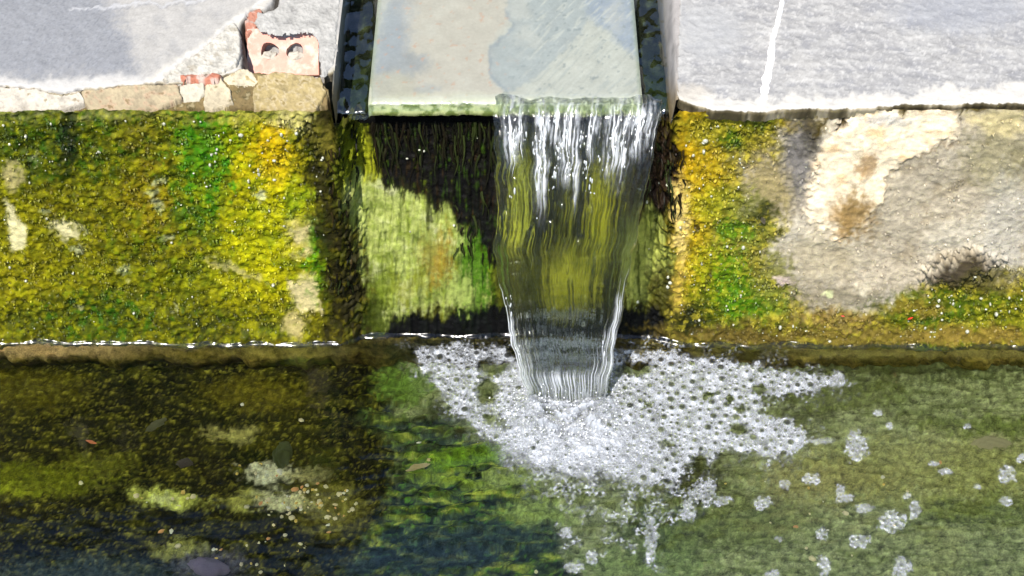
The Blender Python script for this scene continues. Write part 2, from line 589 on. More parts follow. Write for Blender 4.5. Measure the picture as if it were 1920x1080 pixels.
P.put(strip * ss(0.1, 0.5, n_md), (70, 74, 10), 0.5)
P.put(D.m_blob(640, 285, 20, 60), (96, 104, 14), 0.6)
P.blob(612, 268, 20, 40, (120, 108, 40), 0.7)
P.blob(650, 225, 46, 22, (40, 34, 12), 0.8)
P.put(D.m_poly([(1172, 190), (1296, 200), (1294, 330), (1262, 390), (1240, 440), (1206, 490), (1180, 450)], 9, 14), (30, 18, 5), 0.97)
rp = D.m_poly([(1176, 455), (1235, 430), (1264, 470), (1252, 570), (1200, 580), (1168, 570)], 12)
P.put(rp, (128, 134, 60), 0.9)
P.put(rp * ss(0.0, 0.4, -strk), (50, 58, 12), 0.85)
P.put(rp * ss(0.1, 0.5, strk2), (160, 164, 84), 0.6)
P.blob(1255, 560, 34, 50, (48, 44, 10), 0.9)
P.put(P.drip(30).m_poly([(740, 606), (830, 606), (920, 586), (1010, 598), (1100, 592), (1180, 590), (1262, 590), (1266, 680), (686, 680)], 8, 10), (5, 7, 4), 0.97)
P.put(D.m_blob(705, 610, 26, 36), (50, 60, 10), 0.8)
# --- right field
rgt = P.m_poly([(1284, 180), (1960, 170), (1960, 700), (1250, 700), (1262, 500), (1290, 330)], 10)
P.put(rgt, (138, 126, 44), 1.0)
tan = P.m_poly([(1470, 215), (1960, 190), (1960, 500), (1880, 505), (1770, 520), (1700, 560), (1600, 590), (1500, 570), (1440, 500), (1470, 420), (1400, 390), (1390, 310), (1470, 290)], 18, 20)
P.put(tan, (182, 170, 148), 1.0)
P.put(tan * ss(0.0, 0.6, n_lo), (204, 194, 174), 0.8)
P.put(tan * ss(0.05, 0.6, -n_md), (150, 136, 110), 0.7)
P.put(tan * ss(0.2, 0.7, n_dg), (205, 192, 165), 0.6)
P.blob(1440, 350, 50, 60, (152, 136, 84), 0.8)
P.blob(1880, 300, 70, 60, (150, 142, 104), 0.7)
P.blob(1890, 420, 40, 90, (190, 184, 172), 0.6)
P.blob(1540, 480, 70, 50, (186, 172, 142), 0.7)
P.blob(1650, 520, 80, 26, (196, 182, 158), 0.7, ang=-14)
P.blob(1580, 555, 90, 24, (128, 118, 92), 0.7)
P.blob(1296, 260, 24, 120, (200, 158, 16), 0.9)
P.blob(1300, 460, 34, 110, (178, 150, 22), 0.85)
P.blob(1278, 420, 14, 76, (226, 198, 118), 0.95)
P.blob(1272, 540, 14, 44, (190, 160, 70), 0.8)
P.blob(1350, 240, 80, 40, (134, 126, 28), 0.9)
P.blob(1430, 232, 34, 16, (78, 92, 20), 0.9)
P.blob(1370, 265, 22, 22, (52, 92, 14), 0.9)
P.blob(1500, 232, 44, 16, (134, 112, 22), 0.9)
P.blob(1330, 330, 34, 50, (178, 148, 18), 0.8)
P.blob(1340, 380, 40, 34, (150, 150, 24), 0.8)
P.blob(1400, 420, 50, 60, (112, 118, 44), 0.8)
P.blob(1375, 430, 34, 22, (74, 124, 10), 0.8)
P.blob(1432, 402, 24, 22, (48, 52, 22), 0.9)
P.blob(1340, 540, 44, 80, (132, 140, 10), 0.9)
P.blob(1400, 570, 70, 46, (70, 116, 6), 0.95)
P.blob(1370, 510, 30, 40, (82, 128, 8), 0.8)
P.blob(1450, 520, 36, 50, (124, 124, 50), 0.8)
P.blob(1310, 590, 40, 30, (60, 64, 12), 0.8)
P.blob(1290, 610, 34, 30, (22, 26, 8), 0.9)
P.blob(1500, 295, 28, 84, (118, 114, 112), 0.9, soft=0.6)
P.blob(1520, 250, 20, 40, (64, 58, 44), 0.8, soft=0.6)
peach = P.m_poly([(1585, 214), (1700, 206), (1786, 204), (1800, 250), (1730, 280), (1668, 330), (1645, 385), (1618, 432), (1570, 440), (1520, 424), (1514, 395), (1528, 320), (1548, 262), (1572, 240)], 10, 16)
P.put(peach, (252, 232, 200), 1.0)
P.put(peach * ss(0.1, 0.6, n_md), (244, 206, 156), 0.8)
P.blob(1660, 226, 50, 12, (206, 204, 200), 0.7)
P.blob(1597, 402, 40, 42, (146, 116, 62), 0.9, soft=0.6)
P.blob(1624, 310, 14, 26, (150, 110, 50), 0.7)
P.poly([(1810, 215), (1920, 205), (1920, 250), (1850, 262)], (206, 190, 140), 0.8, 10)
P.line([(1800, 262), (1730, 282), (1668, 332), (1640, 400)], 4, (150, 132, 104), 0.7)
low = P.m_poly([(1440, 590), (1560, 584), (1660, 580), (1740, 540), (1790, 520), (1860, 530), (1960, 520), (1960, 660), (1300, 660), (1330, 610)], 12, 16)
P.put(low, (120, 110, 34), 1.0)
P.put(low * ss(0.0, 0.5, n_md), (88, 104, 12), 0.9)
P.blob(1760, 575, 110, 26, (66, 92, 10), 0.95)
P.blob(1880, 590, 70, 26, (108, 112, 16), 0.9)
P.blob(1560, 596, 80, 18, (136, 110, 60), 0.7)
mr_ = rgt * (1 - tan) * (1 - peach)
P.put(mr_ * ss(0.05, 0.4, mot), (190, 176, 50), 0.40)
P.put(mr_ * ss(0.05, 0.4, -mot), (44, 50, 6), 0.50)
P.blob(1800, 500, 56, 26, (62, 52, 36), 0.95, ang=-12)
P.blob(1840, 520, 50, 20, (84, 78, 40), 0.9)
P.blob(1720, 570, 60, 12, (130, 110, 40), 0.7)
P.blob(1380, 622, 90, 16, (64, 56, 24), 0.9)
P.blob(1560, 625, 300, 12, (110, 94, 40), 0.8)
P.blob(1840, 622, 120, 14, (128, 108, 44), 0.8)
for q in [(1470, 528, 14, (196, 176, 166)), (1550, 548, 10, (212, 216, 160)), (1620, 540, 12, (208, 196, 170))]:
    P.blob(q[0], q[1], q[2], q[2] * .7, q[3], 0.9)
P.line([(1280, 190), (1330, 208), (1420, 214), (1500, 208), (1560, 212), (1600, 206), (1700, 202), (1800, 200), (1960, 200)], 8, (84, 66, 12), 0.9, 4)
P.line([(1585, 208), (1580, 232), (1574, 250)], [12, 9, 3], (60, 46, 8), 0.95, 3)
P.line([(1560, 215), (1532, 232), (1520, 262)], [10, 8, 2], (72, 60, 14), 0.9, 3)
P.line([(1696, 200), (1694, 214)], [6, 3], (60, 46, 8), 0.9, 2)
P.line([(1804, 205), (1806, 226)], [6, 3], (60, 46, 8), 0.9, 2)
P.line([(1328, 500), (1330, 525), (1316, 545)], 5, (40, 34, 10), 0.8, 2)
P.line([(1310, 425), (1300, 415)], 9, (50, 40, 14), 0.9, 2)
# under water the wall turns olive
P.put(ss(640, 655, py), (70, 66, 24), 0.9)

# thickness of growth (0 bare .. 1 thick moss)
bare = np.zeros_like(px)
for m in pale:
    bare = np.maximum(bare, m)
bare = np.maximum.reduce([bare, pm * 0.9, tan * (1 - low) * 0.9, peach])
mossy = np.clip(1 - bare, 0, 1) * (1 - 0.5 * mid)

rec = P.m_poly([(640, 150), (1250, 150), (1236, 700), (668, 700)], 26, 10)
rec_depth = rec * (0.012 + 0.034 * ss(620, 230, py))
n_f = fbm(px / 7.5, py / 5.5, 3, 44)
hgt = 0.0036 * n_lo + (0.0012 + 0.0018 * mossy) * n_md + mossy * (0.0019 * n_hi + 0.0009 * n_dg + 0.0008 * n_f + 0.0024 * np.maximum(fbm(px / 26, py / 20, 3, 47), 0)) + (1 - mossy) * (0.0005 * n_hi + 0.0004 * n_dg + 0.0004 * n_f)
hgt += 0.0016 * mossy * np.maximum(fbm(px / 11, py / 8, 2, 60) - 0.25, 0)
hgt += 0.0020 * peach - 0.0022 * P.m_blob(1500, 300, 30, 90, 0, 0.6) + 0.004 * low
hgt += 0.010 * P.m_blob(1800, 496, 60, 26, -12, 0.5) + 0.004 * P.m_blob(560, 260, 30, 46, 10, 0.5)
hgt += rec * (0.0024 * strk + 0.0007 * strk2)
hgt -= rec * mossy * 0.0008 * n_hi
hgt -= 0.006 * P.m_line([(1585, 208), (1580, 232), (1574, 250)], [12, 9, 3], 3)
hgt -= 0.006 * P.m_line([(575, 240), (545, 290), (535, 270), (530, 300)], 7, 3)
hgt += 0.004 * ss(600, 640, py)
YY = -(hgt - rec_depth)
P.c = P.c * (1 + (0.26 * n_hi + 0.16 * n_f + 0.14 * n_dg) * (0.35 + 0.65 * mossy))[:, None]
P.c = P.c * (1 + np.array([-0.07, 0.04, 0.0]) * (mossy * left)[:, None])
P.c = np.maximum(P.c, 0.002)
alb = P.albedo()
wet = np.clip(0.25 + 0.5 * mossy + 0.1 * mid - 0.55 * tan - 0.6 * peach + 0.3 * n_md, 0, 1)
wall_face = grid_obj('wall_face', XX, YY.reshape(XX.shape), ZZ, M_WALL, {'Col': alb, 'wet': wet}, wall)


class Field:
    """look-up of the wall's relief and colour by place."""
    sel = np.where((np.abs(xs) < 0.575))[0]

    def __init__(self):
        self.Y = YY.reshape(XX.shape)
        self.C = alb.reshape(XX.shape + (3,))
        self.M = mossy.reshape(XX.shape)
        self.W = wet.reshape(XX.shape)

    def at(self, x, z):
        j = np.clip(np.searchsorted(xs, x), 0, len(xs) - 1)
        i = np.clip(np.searchsorted(zs, z), 0, len(zs) - 1)
        return self.Y[i, j], self.C[i, j], self.M[i, j]


WF = Field()

# footing just under the water line
fx = axis(-0.57, 0.575, 0.0018, -1.5, 1.5, 0.03)
fv = np.linspace(0, 1, 26)
FX, FV = np.meshgrid(fx, fv)
edge = 0.016 + 0.015 * fbm(FX * 13, FX * 0 + 3, 4, 70) + 0.007 * fbm(FX * 60, FX * 0 + 1, 3, 71)
top_v = np.clip(FV / 0.62, 0, 1)
dn_v = np.clip((FV - 0.62) / 0.38, 0, 1)
FY = 0.012 - (edge + 0.012) * top_v - 0.004 * np.sin(dn_v * math.pi) + 0.010 * dn_v
FZ = -H - 0.004 - 0.006 * top_v ** 2 - 0.045 * dn_v ** 1.3
fbn = fbm(FX * 45, FV * 5, 4, 72)
PFN = fbm(FX * 120, FV * 12, 3, 75)
FZ = FZ + (0.0032 * fbn + 0.0016 * PFN) * (1 - dn_v)
FY = FY + 0.003 * fbm(FX * 60, FV * 9, 3, 73)
PF = Paint(FX.ravel(), FY.ravel(), FZ.ravel(), K_FLOOR, (96, 84, 34), warp=8)
f1 = fbm(PF.x0 / 40, PF.y0 / 14, 4, 74)
PF.put(ss(0, 0.6, f1), (132, 112, 52), 0.8)
PF.put(ss(0, 0.5, -f1), (34, 32, 8), 0.85)
PF.put(ss(0.0, 0.5, fbm(PF.x0 / 12, PF.y0 / 8, 3, 76)), (140, 124, 60), 0.5)
PF.put(ss(0.1, 0.5, -fbm(PF.x0 / 12, PF.y0 / 8, 3, 77)), (40, 40, 10), 0.7)
PF.blob(90, 658, 190, 18, (196, 164, 112), 0.85)
PF.blob(560, 662, 120, 14, (150, 136, 66), 0.5)
PF.blob(1700, 660, 260, 16, (136, 126, 68), 0.6)
PF.blob(330, 664, 160, 20, (86, 76, 26), 0.6)
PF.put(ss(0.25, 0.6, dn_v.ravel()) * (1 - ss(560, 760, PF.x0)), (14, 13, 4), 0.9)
PF.blob(570, 690, 60, 16, (60, 74, 14), 0.8)
PF.blob(560, 655, 60, 14, (104, 96, 34), 0.7)
PF.blob(900, 660, 280, 30, (20, 22, 10), 0.9)
PF.blob(1360, 665, 120, 20, (60, 58, 24), 0.8)
PF.blob(1620, 665, 110, 20, (112, 104, 54), 0.8)
PF.blob(1860, 655, 120, 18, (128, 116, 62), 0.7)
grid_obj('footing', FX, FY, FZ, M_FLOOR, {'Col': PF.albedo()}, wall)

# =================================================================== POOL BED AND GROUND
ZF = -H - 0.044
bx = axis(-0.60, 0.60, 0.0019, -1.6, 1.6, 0.04)
by = np.concatenate([np.arange(-2.4, -0.50, 0.04), np.arange(-0.48, 0.03, 0.0021)])
BX, BY = np.meshgrid(bx, by)
bxf, byf = BX.ravel(), BY.ravel()
ZA = -H - 0.044 * 0.67                  # where the bed seems to lie, seen through the water
B = Paint(bxf, byf, np.full_like(bxf, ZA), K_FLOOR, (142, 144, 104), warp=16)
bpx, bpy_ = B.x0, B.y0
B.rag = 0.55
b_lo = fbm(bpx / 230, bpy_ / 110, 4, 80)
b_md = fbm(bpx / 60, bpy_ / 26, 4, 81)
b_hi = fbm(bpx / 14, bpy_ / 8, 4, 82)
b_st = fbm(bpx / 110, bpy_ / 13, 4, 83)
B.put(ss(0, 0.6, b_md), (166, 166, 124), 0.7)
B.put(ss(0.0, 0.5, -b_st), (92, 98, 50), 0.6)
B.put(ss(0.1, 0.5, -fbm(bpx / 26, bpy_ / 12, 4, 85)), (86, 94, 42), 0.6)
B.put(ss(0.15, 0.6, b_lo), (150, 148, 98), 0.5)
B.put(ss(0.2, 0.6, -b_hi), (68, 74, 34), 0.6)
b_ln = fbm((bpx - 0.4 * bpy_) / 60 + .5 * b_md, bpy_ / 5, 4, 89)
B.put(ss(0.15, 0.5, b_ln), (172, 172, 130), 0.5)
B.put(ss(0.15, 0.5, -b_ln), (76, 84, 40), 0.5)
B.blob(1560, 740, 140, 34, (74, 82, 22), 0.8)
B.blob(1700, 690, 260, 26, (58, 62, 26), 0.85)
B.blob(1500, 790, 60, 24, (54, 62, 16), 0.7)
B.blob(1750, 880, 260, 60, (150, 146, 90), 0.7)
B.blob(1560, 900, 120, 34, (146, 138, 84), 0.7)
B.blob(1850, 800, 130, 18, (92, 102, 42), 0.8)
B.blob(1860, 832, 36, 14, (150, 142, 110), 0.8)
B.blob(1850, 960, 150, 30, (96, 104, 48), 0.7)
B.blob(1300, 900, 60, 50, (48, 52, 18), 0.85)
B.blob(1250, 1000, 90, 60, (72, 84, 44), 0.8)
B.blob(1400, 980, 130, 50, (96, 102, 56), 0.7)
B.blob(1200, 1060, 130, 30, (120, 132, 84), 0.8)
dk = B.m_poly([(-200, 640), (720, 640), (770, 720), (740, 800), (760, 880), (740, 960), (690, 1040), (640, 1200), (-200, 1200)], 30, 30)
B.put(dk, (22, 20, 3), 1.0)  # shade over the left of the bed put into its colour
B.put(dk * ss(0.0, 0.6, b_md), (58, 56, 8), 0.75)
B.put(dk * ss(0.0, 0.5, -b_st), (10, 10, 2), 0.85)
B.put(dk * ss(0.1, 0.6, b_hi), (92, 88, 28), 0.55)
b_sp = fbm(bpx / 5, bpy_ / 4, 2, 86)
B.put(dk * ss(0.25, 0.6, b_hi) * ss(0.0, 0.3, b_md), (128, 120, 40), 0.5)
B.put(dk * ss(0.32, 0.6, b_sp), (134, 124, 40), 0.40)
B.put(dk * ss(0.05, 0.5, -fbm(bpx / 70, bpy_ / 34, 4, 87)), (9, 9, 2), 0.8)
B.blob(60, 730, 90, 40, (88, 80, 18), 0.5)
B.blob(60, 900, 130, 30, (104, 108, 18), 0.6)
B.blob(30, 920, 60, 8, (140, 144, 30), 0.6)
B.blob(180, 870, 70, 22, (92, 92, 24), 0.6)
B.blob(480, 740, 90, 30, (96, 86, 20), 0.6)
B.blob(430, 815, 46, 12, (170, 158, 90), 0.7)
B.blob(315, 934, 62, 16, (200, 198, 96), 0.9, ang=10)  # sun dapple painted into the shaded bed
B.blob(310, 934, 26, 8, (196, 194, 140), 0.7)
B.blob(505, 885, 40, 18, (232, 222, 184), 0.95)  # another dapple of sun, painted pale
B.blob(575, 890, 34, 14, (176, 164, 110), 0.8)
B.blob(540, 942, 60, 16, (222, 212, 166), 0.9, ang=8)
B.blob(450, 940, 30, 16, (150, 144, 70), 0.8)
B.blob(620, 950, 60, 40, (120, 112, 50), 0.7)
B.blob(600, 870, 30, 26, (34, 40, 14), 0.7)
B.blob(340, 1030, 50, 14, (150, 146, 80), 0.6)
B.blob(390, 1062, 60, 26, (84, 78, 92), 0.7)
B.blob(170, 1090, 260, 40, (50, 62, 66), 0.6)  # blue of the mirrored sky painted into the bed
mid_d = B.m_poly([(690, 780), (860, 800), (960, 860), (1040, 960), (1080, 1100), (640, 1100), (720, 960), (760, 870)], 24, 24)
B.put(mid_d, (44, 56, 40), 1.0)
b_w = fbm((bpx + 0.5 * bpy_) / 44 + 0.6 * b_md, bpy_ / 15, 4, 88)
B.put(mid_d * ss(-0.1, 0.25, b_w), (84, 100, 34), 0.85)
B.put(mid_d * ss(0.2, 0.5, b_w), (158, 158, 66), 0.7)
B.put(mid_d * ss(0.1, 0.35, -b_w), (10, 14, 4), 0.85)
B.put(mid_d * ss(0.25, 0.5, b_hi), (70, 110, 20), 0.5)
B.rag = 0.6
B.blob(870, 855, 90, 20, (98, 126, 28), 0.8, ang=-10)
B.blob(860, 900, 70, 12, (126, 142, 50), 0.75, ang=8)
B.blob(960, 900, 60, 20, (132, 142, 76), 0.9)
B.blob(1010, 960, 60, 26, (136, 148, 84), 0.9)
B.blob(890, 1010, 160, 30, (36, 50, 58), 0.75)  # sky reflection painted as blue on the bed
B.blob(780, 1050, 160, 30, (34, 46, 60), 0.75)  # more of the painted sky reflection
B.blob(760, 720, 50, 40, (90, 116, 40), 0.8)
B.blob(830, 780, 40, 26, (24, 30, 14), 0.8)
b_f = fbm(bpx / 6, bpy_ / 4, 3, 84)
bh = 0.006 * b_lo + 0.005 * b_md + 0.0034 * b_hi + 0.001 * b_st + 0.0016 * b_f
B.c = np.maximum(B.c * (1 + 0.6 * b_f + 0.45 * b_hi)[:, None] * np.array([0.97, 1.03, 1.0]), 0.001)
bw = ss(-0.50, -0.47, byf)
BZ = ZF + bh * bw
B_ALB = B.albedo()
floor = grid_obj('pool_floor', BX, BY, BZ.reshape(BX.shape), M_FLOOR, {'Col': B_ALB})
tag(floor, 'algae covered bed of the pool, painted dark olive for shade at left and grey green at right', 'pool bed', kind='structure')
BZg = BZ.reshape(BX.shape)


def floor_z(x, y):
    j = int(np.clip(np.searchsorted(bx, x), 0, len(bx) - 1))
    i = int(np.clip(np.searchsorted(by, y), 0, len(by) - 1))
    return BZg[i, j]


gm = painted('bare_ground', rough=0.9, grain=8, bump=0.3, speck=0.3, color=(0.13, 0.115, 0.085))
g = 60.0
me = raw_mesh('ground', [(-g, -g, -H - 0.16), (g, -g, -H - 0.16), (g, g, -H - 0.16), (-g, g, -H - 0.16)], [0, 1, 2, 3], 4)
tag(mesh_obj('ground', me, gm), 'bare earth around and beneath the basin', 'ground', kind='structure')

# =================================================================== LEDGES (plastered tops of the wall)
L_EDGE = [(-300, 158), (0, 159), (60, 163), (118, 174), (150, 166), (195, 162), (265, 156), (300, 152), (350, 152), (385, 148), (420, 140), (452, 128), (480, 138), (540, 131), (600, 142), (628, 132), (680, 130)]
R_EDGE = [(1240, 150), (1264, 168), (1275, 186), (1300, 198), (1345, 207), (1420, 210), (1500, 204), (1560, 206), (1640, 202), (1690, 196), (1780, 197), (1850, 193), (1920, 194), (2400, 190)]


def ledge(name, x0, x1, edge_px, dense, label):
    th = empty(name, ((x0 + x1) / 2, 0.05, 0), label, 'ledge')
    ex = np.array([on_z(a, b, 0)[0] for a, b in edge_px])
    ey = np.array([on_z(a, b, 0)[1] for a, b in edge_px])
    lx = axis(dense[0], dense[1], 0.0015, x0, x1, 0.03) if name == 'plastered_ledge' else axis(dense[0], dense[1], 0.0015, x0, x1, 0.03)
    lx = lx[(lx >= x0 - 1e-6) & (lx <= x1 + 1e-6)]
    lx[0], lx[-1] = x0, x1
    e = np.interp(lx, ex, ey) + 0.0016 * fbm(lx * 260, lx * 0, 3, 91) + 0.0026 * fbm(lx * 60, lx * 0, 4, 92)
    v = np.concatenate([-np.linspace(1, 0, 7) * 0.011, np.arange(0.0006, 0.01, 0.0012), np.arange(0.0112, 0.40, 0.0021), np.linspace(0.42, 1.1, 12)])
    LX, LV = np.meshgrid(lx, v)
    LY = e[None, :] + np.maximum(LV, 0)
    LZ = np.minimum(LV, 0) - 0.0028 * np.exp(-np.maximum(LV, 0) / 0.0018) * (LV >= 0)
    LZ = LZ - 0.0028 * (LV < 0)
    LY = LY + np.where(LV < 0, -LV * 0.25, 0)
    return th, LX, LY, LZ, LV


# --- left
XL1 = -0.1645
thL, LX, LY, LZ, LV = ledge('plastered_ledge', -1.5, XL1, L_EDGE, (-0.60, XL1), 'cracked grey plaster ledge with exposed hollow brick, left of the channel')
PL = Paint(LX.ravel(), LY.ravel(), np.zeros(LX.size), K_LEDGE, (212, 208, 202), warp=9)
qx, qy = PL.x0, PL.y0
l1, l2 = fbm(qx / 120, qy / 90, 4, 101), fbm(qx / 30, qy / 24, 4, 102)
l3 = fbm(qx / 8, qy / 6, 3, 103)
PL.put(ss(0.0, 0.6, l1), (226, 221, 213), 0.8)
PL.put(ss(0.0, 0.6, -l2), (192, 190, 188), 0.6)
PL.c *= (1 + 0.10 * fbm(qx / 3.5, qy / 3, 2, 104) + 0.06 * l3)[:, None]
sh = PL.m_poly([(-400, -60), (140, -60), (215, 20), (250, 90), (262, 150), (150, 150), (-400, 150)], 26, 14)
PL.put(sh, (160, 163, 170), 0.85)  # soft grey shade painted into the plaster at far left
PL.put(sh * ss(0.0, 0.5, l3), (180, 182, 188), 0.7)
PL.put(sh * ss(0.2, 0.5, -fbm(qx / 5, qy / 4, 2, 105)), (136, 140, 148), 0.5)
PL.put(PL.m_poly([(-400, 140), (0, 141), (60, 148), (150, 146), (260, 140), (300, 138), (300, 170), (-400, 190)], 6, 10), (236, 232, 226), 0.9)
PL.poly([(270, 150), (360, 92), (452, 22), (500, -10), (520, -10), (480, 30), (470, 60), (470, 140), (385, 160)], (240, 234, 222), 0.9, 5, 6)
PL.poly([(470, 45), (520, 66), (575, 52), (610, 66), (640, 60), (640, 150), (470, 150)], (240, 234, 222), 0.9, 5, 6)
PL.line([(290, 150), (372, 90), (455, 28), (505, -8)], 5, (250, 248, 244), 0.8, 3)
PL.line([(478, 50), (520, 66), (572, 52), (590, 40), (612, 28)], 6, (252, 250, 246), 0.9, 3)
PL.line([(130, 18), (200, 14), (250, 8), (330, 5), (390, 0)], 4, (226, 226, 228), 0.8, 2)
PL.line([(135, 22), (205, 18), (255, 12), (335, 9), (392, 3)], 2, (150, 152, 160), 0.5, 1.5)
PL.line([(630, 0), (618, 60), (612, 130)], 20, (212, 206, 196), 0.7, 8)
CRACK = [(524, -20), (516, 10), (500, 18), (470, 18), (458, 38), (452, 58), (454, 90), (456, 122)]
cr = np.maximum(PL.m_line(CRACK, [9, 11, 3, 3, 6, 9, 7, 5], 2, 4), PL.m_line([(0, 158), (60, 162), (118, 173), (150, 165)], 3, 1.5, 4))
cr = np.maximum(cr, PL.m_line([(575, 58), (592, 74), (596, 100), (594, 135)], [4, 3, 2, 3], 1.5, 3))
PL.put(cr, (44, 34, 18), 0.95)
PL.put(PL.m_poly([(590, 150), (640, 118), (640, 180), (590, 180)], 8), (190, 176, 110), 0.8)
front = (LV.ravel() < 0.001)
PL.put(front * 1.0, (196, 182, 150), 0.8)
PL.put(front * ss(0.0, 0.4, l2), (96, 78, 30), 0.8)
socket = PL.m_poly([(463, 24), (497, 20), (488, 48), (520, 60), (588, 52), (600, 78), (604, 150), (458, 150), (456, 60)], 4, 4)
dz = 0.0007 * l1 + 0.0005 * l2 + 0.0004 * l3 - 0.006 * cr - 0.040 * socket * (LV.ravel() > 0.0)
dz += -0.0022 * PL.m_poly([(300, 150), (372, 92), (452, 30), (456, 120), (385, 150)], 2.5, 5) * (1 - cr)
dz += 0.0008 * PL.m_line([(135, 18), (200, 14), (250, 8), (330, 5), (390, 0)], 4, 2)
LZ2 = LZ + (dz * (LV.ravel() > 0)).reshape(LZ.shape)
LZ2 = np.where((LV <= 0) & (socket.reshape(LZ.shape) > 0.3), np.minimum(LZ2, -0.042), LZ2)
LZ2 = np.where((LV <= 0) & (socket.reshape(LZ.shape) <= 0.3), np.maximum(LZ2, -0.014), LZ2)
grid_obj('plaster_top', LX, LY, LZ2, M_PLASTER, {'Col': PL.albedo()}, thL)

# --- right
XR0 = 0.1640
thR, RX, RY, RZ, RV = ledge('plastered_ledge', XR0, 1.5, R_EDGE, (XR0, 0.60), 'smooth grey plaster ledge with a thin white repair line, right of the channel')
PR = Paint(RX.ravel(), RY.ravel(), np.zeros(RX.size), K_LEDGE, (196, 194, 192), warp=9)
qx, qy = PR.x0, PR.y0
r1, r2 = fbm(qx / 150, qy / 70, 4, 111), fbm(qx / 40, qy / 22, 4, 112)
r3 = fbm(qx / 9, qy / 7, 3, 113)
r4 = fbm(qx / 90, qy / 12, 4, 114)
PR.put(ss(0.0, 0.6, r1), (214, 211, 206), 0.8)
PR.put(ss(0.0, 0.6, -r2), (174, 174, 178), 0.7)
PR.put(ss(0.10, 0.5, r4), (226, 224, 220), 0.6)
PR.put(ss(0.1, 0.6, -r4), (164, 164, 168), 0.5)
PR.put(ss(0.25, 0.5, r3), (238, 235, 230), 0.55)
r5 = fbm((qx + qy * .7) / 26, (qy - qx * .3) / 5, 4, 115)
PR.put(ss(0.2, 0.5, r5), (236, 233, 228), 0.45)
PR.put(ss(0.25, 0.5, -r5), (150, 150, 152), 0.35)
PR.c *= (1 + 0.09 * fbm(qx / 3.5, qy / 3, 2, 116) + 0.07 * r3)[:, None]
for ln_ in ([(1700, 90), (1720, 96), (1740, 99), (1790, 118)], [(1880, 132), (1900, 136), (1925, 137)], [(1300, 20), (1308, 60), (1302, 110)], [(1650, 60), (1690, 52), (1760, 60), (1820, 90)], [(1500, 66), (1476, 72), (1490, 86)]):
    PR.line(ln_, 1.6, (128, 126, 126), 0.5, 1.4, 12)
PR.blob(1330, 60, 60, 50, (206, 206, 206), 0.7)
PR.blob(1800, 20, 130, 40, (180, 183, 192), 0.6)
wf = PR.m_poly([(1250, 176), (1300, 166), (1360, 184), (1480, 186), (1560, 180), (1660, 170), (1700, 182), (1780, 160), (1860, 170), (1960, 150), (2400, 150), (2400, 260), (1250, 260)], 5, 16)
PR.put(wf, (246, 241, 232), 0.95)
PR.blob(1290, 176, 40, 16, (222, 212, 196), 0.6)
PR.line([(1276, 0), (1272, 90), (1266, 165)], 7, (222, 220, 216), 0.7, 3)
front = (RV.ravel() < 0.0008)
PR.put(front * 1.0, (110, 92, 30), 0.9)
PR.put(front * ss(-0.1, 0.3, r2), (70, 58, 14), 0.85)
PR.put(front * ss(0.1, 0.4, -r2), (214, 200, 170), 0.8)
dz = 0.0007 * r1 + 0.0006 * r2 + 0.00045 * r3 + 0.0005 * r5 + 0.0005 * ss(0.2, 0.6, r4) + 0.0006 * wf
RZ = RZ - 0.05 * (RX < XR0 - 0.0008 + 0.09 * np.maximum(RY, 0))
grid_obj('plaster_top', RX, RY, RZ + (dz * (RV.ravel() > 0)).reshape(RZ.shape), M_PLASTER, {'Col': PR.albedo()}, thR)

# white repair line: a raised bead of filler
pts = [(1474, -40), (1467, 0), (1459, 40), (1448, 75), (1446, 110), (1437, 150), (1432, 182), (1424, 205)]
wid = [9, 9, 11, 12, 15, 17, 15, 12]
tt = np.linspace(0, len(pts) - 1, 120)
cxp = np.interp(tt, range(len(pts)), [p[0] for p in pts]) + 1.3 * fbm(tt * 2.2, tt * 0, 3, 121)
cyp = np.interp(tt, range(len(pts)), [p[1] for p in pts])
ww = np.interp(tt, range(len(pts)), wid) * (1 + 0.35 * fbm(tt * 3, tt * 0 + 4, 3, 122)) * 0.5
V = []
for a, b, w in zip(cxp, cyp, ww):
    c = on_z(a, b, 0)
    hw = w / F_PX * 1.6
    zc = 0.0 - (0.003 * max(0, (b - 200)) if b > 200 else 0)
    for k in range(7):
        s = -1 + 2 * k / 6
        V.append((c[0] + s * hw, c[1], zc - 0.001 + 0.0034 * math.sqrt(max(0, 1 - s * s)) * (1 + 0.4 * float(gn(a * .2 + k, b * .23, 5)))))
M_FILL = painted('white_filler', rough=0.8, grain=500, bump=0.5, speck=0.05, color=(0.80, 0.79, 0.77))
me = raw_mesh('repair_line', np.array(V) - np.array(thR.location), grid_faces(120, 7), 4)
mesh_obj('repair_line', me, M_FILL, thR)


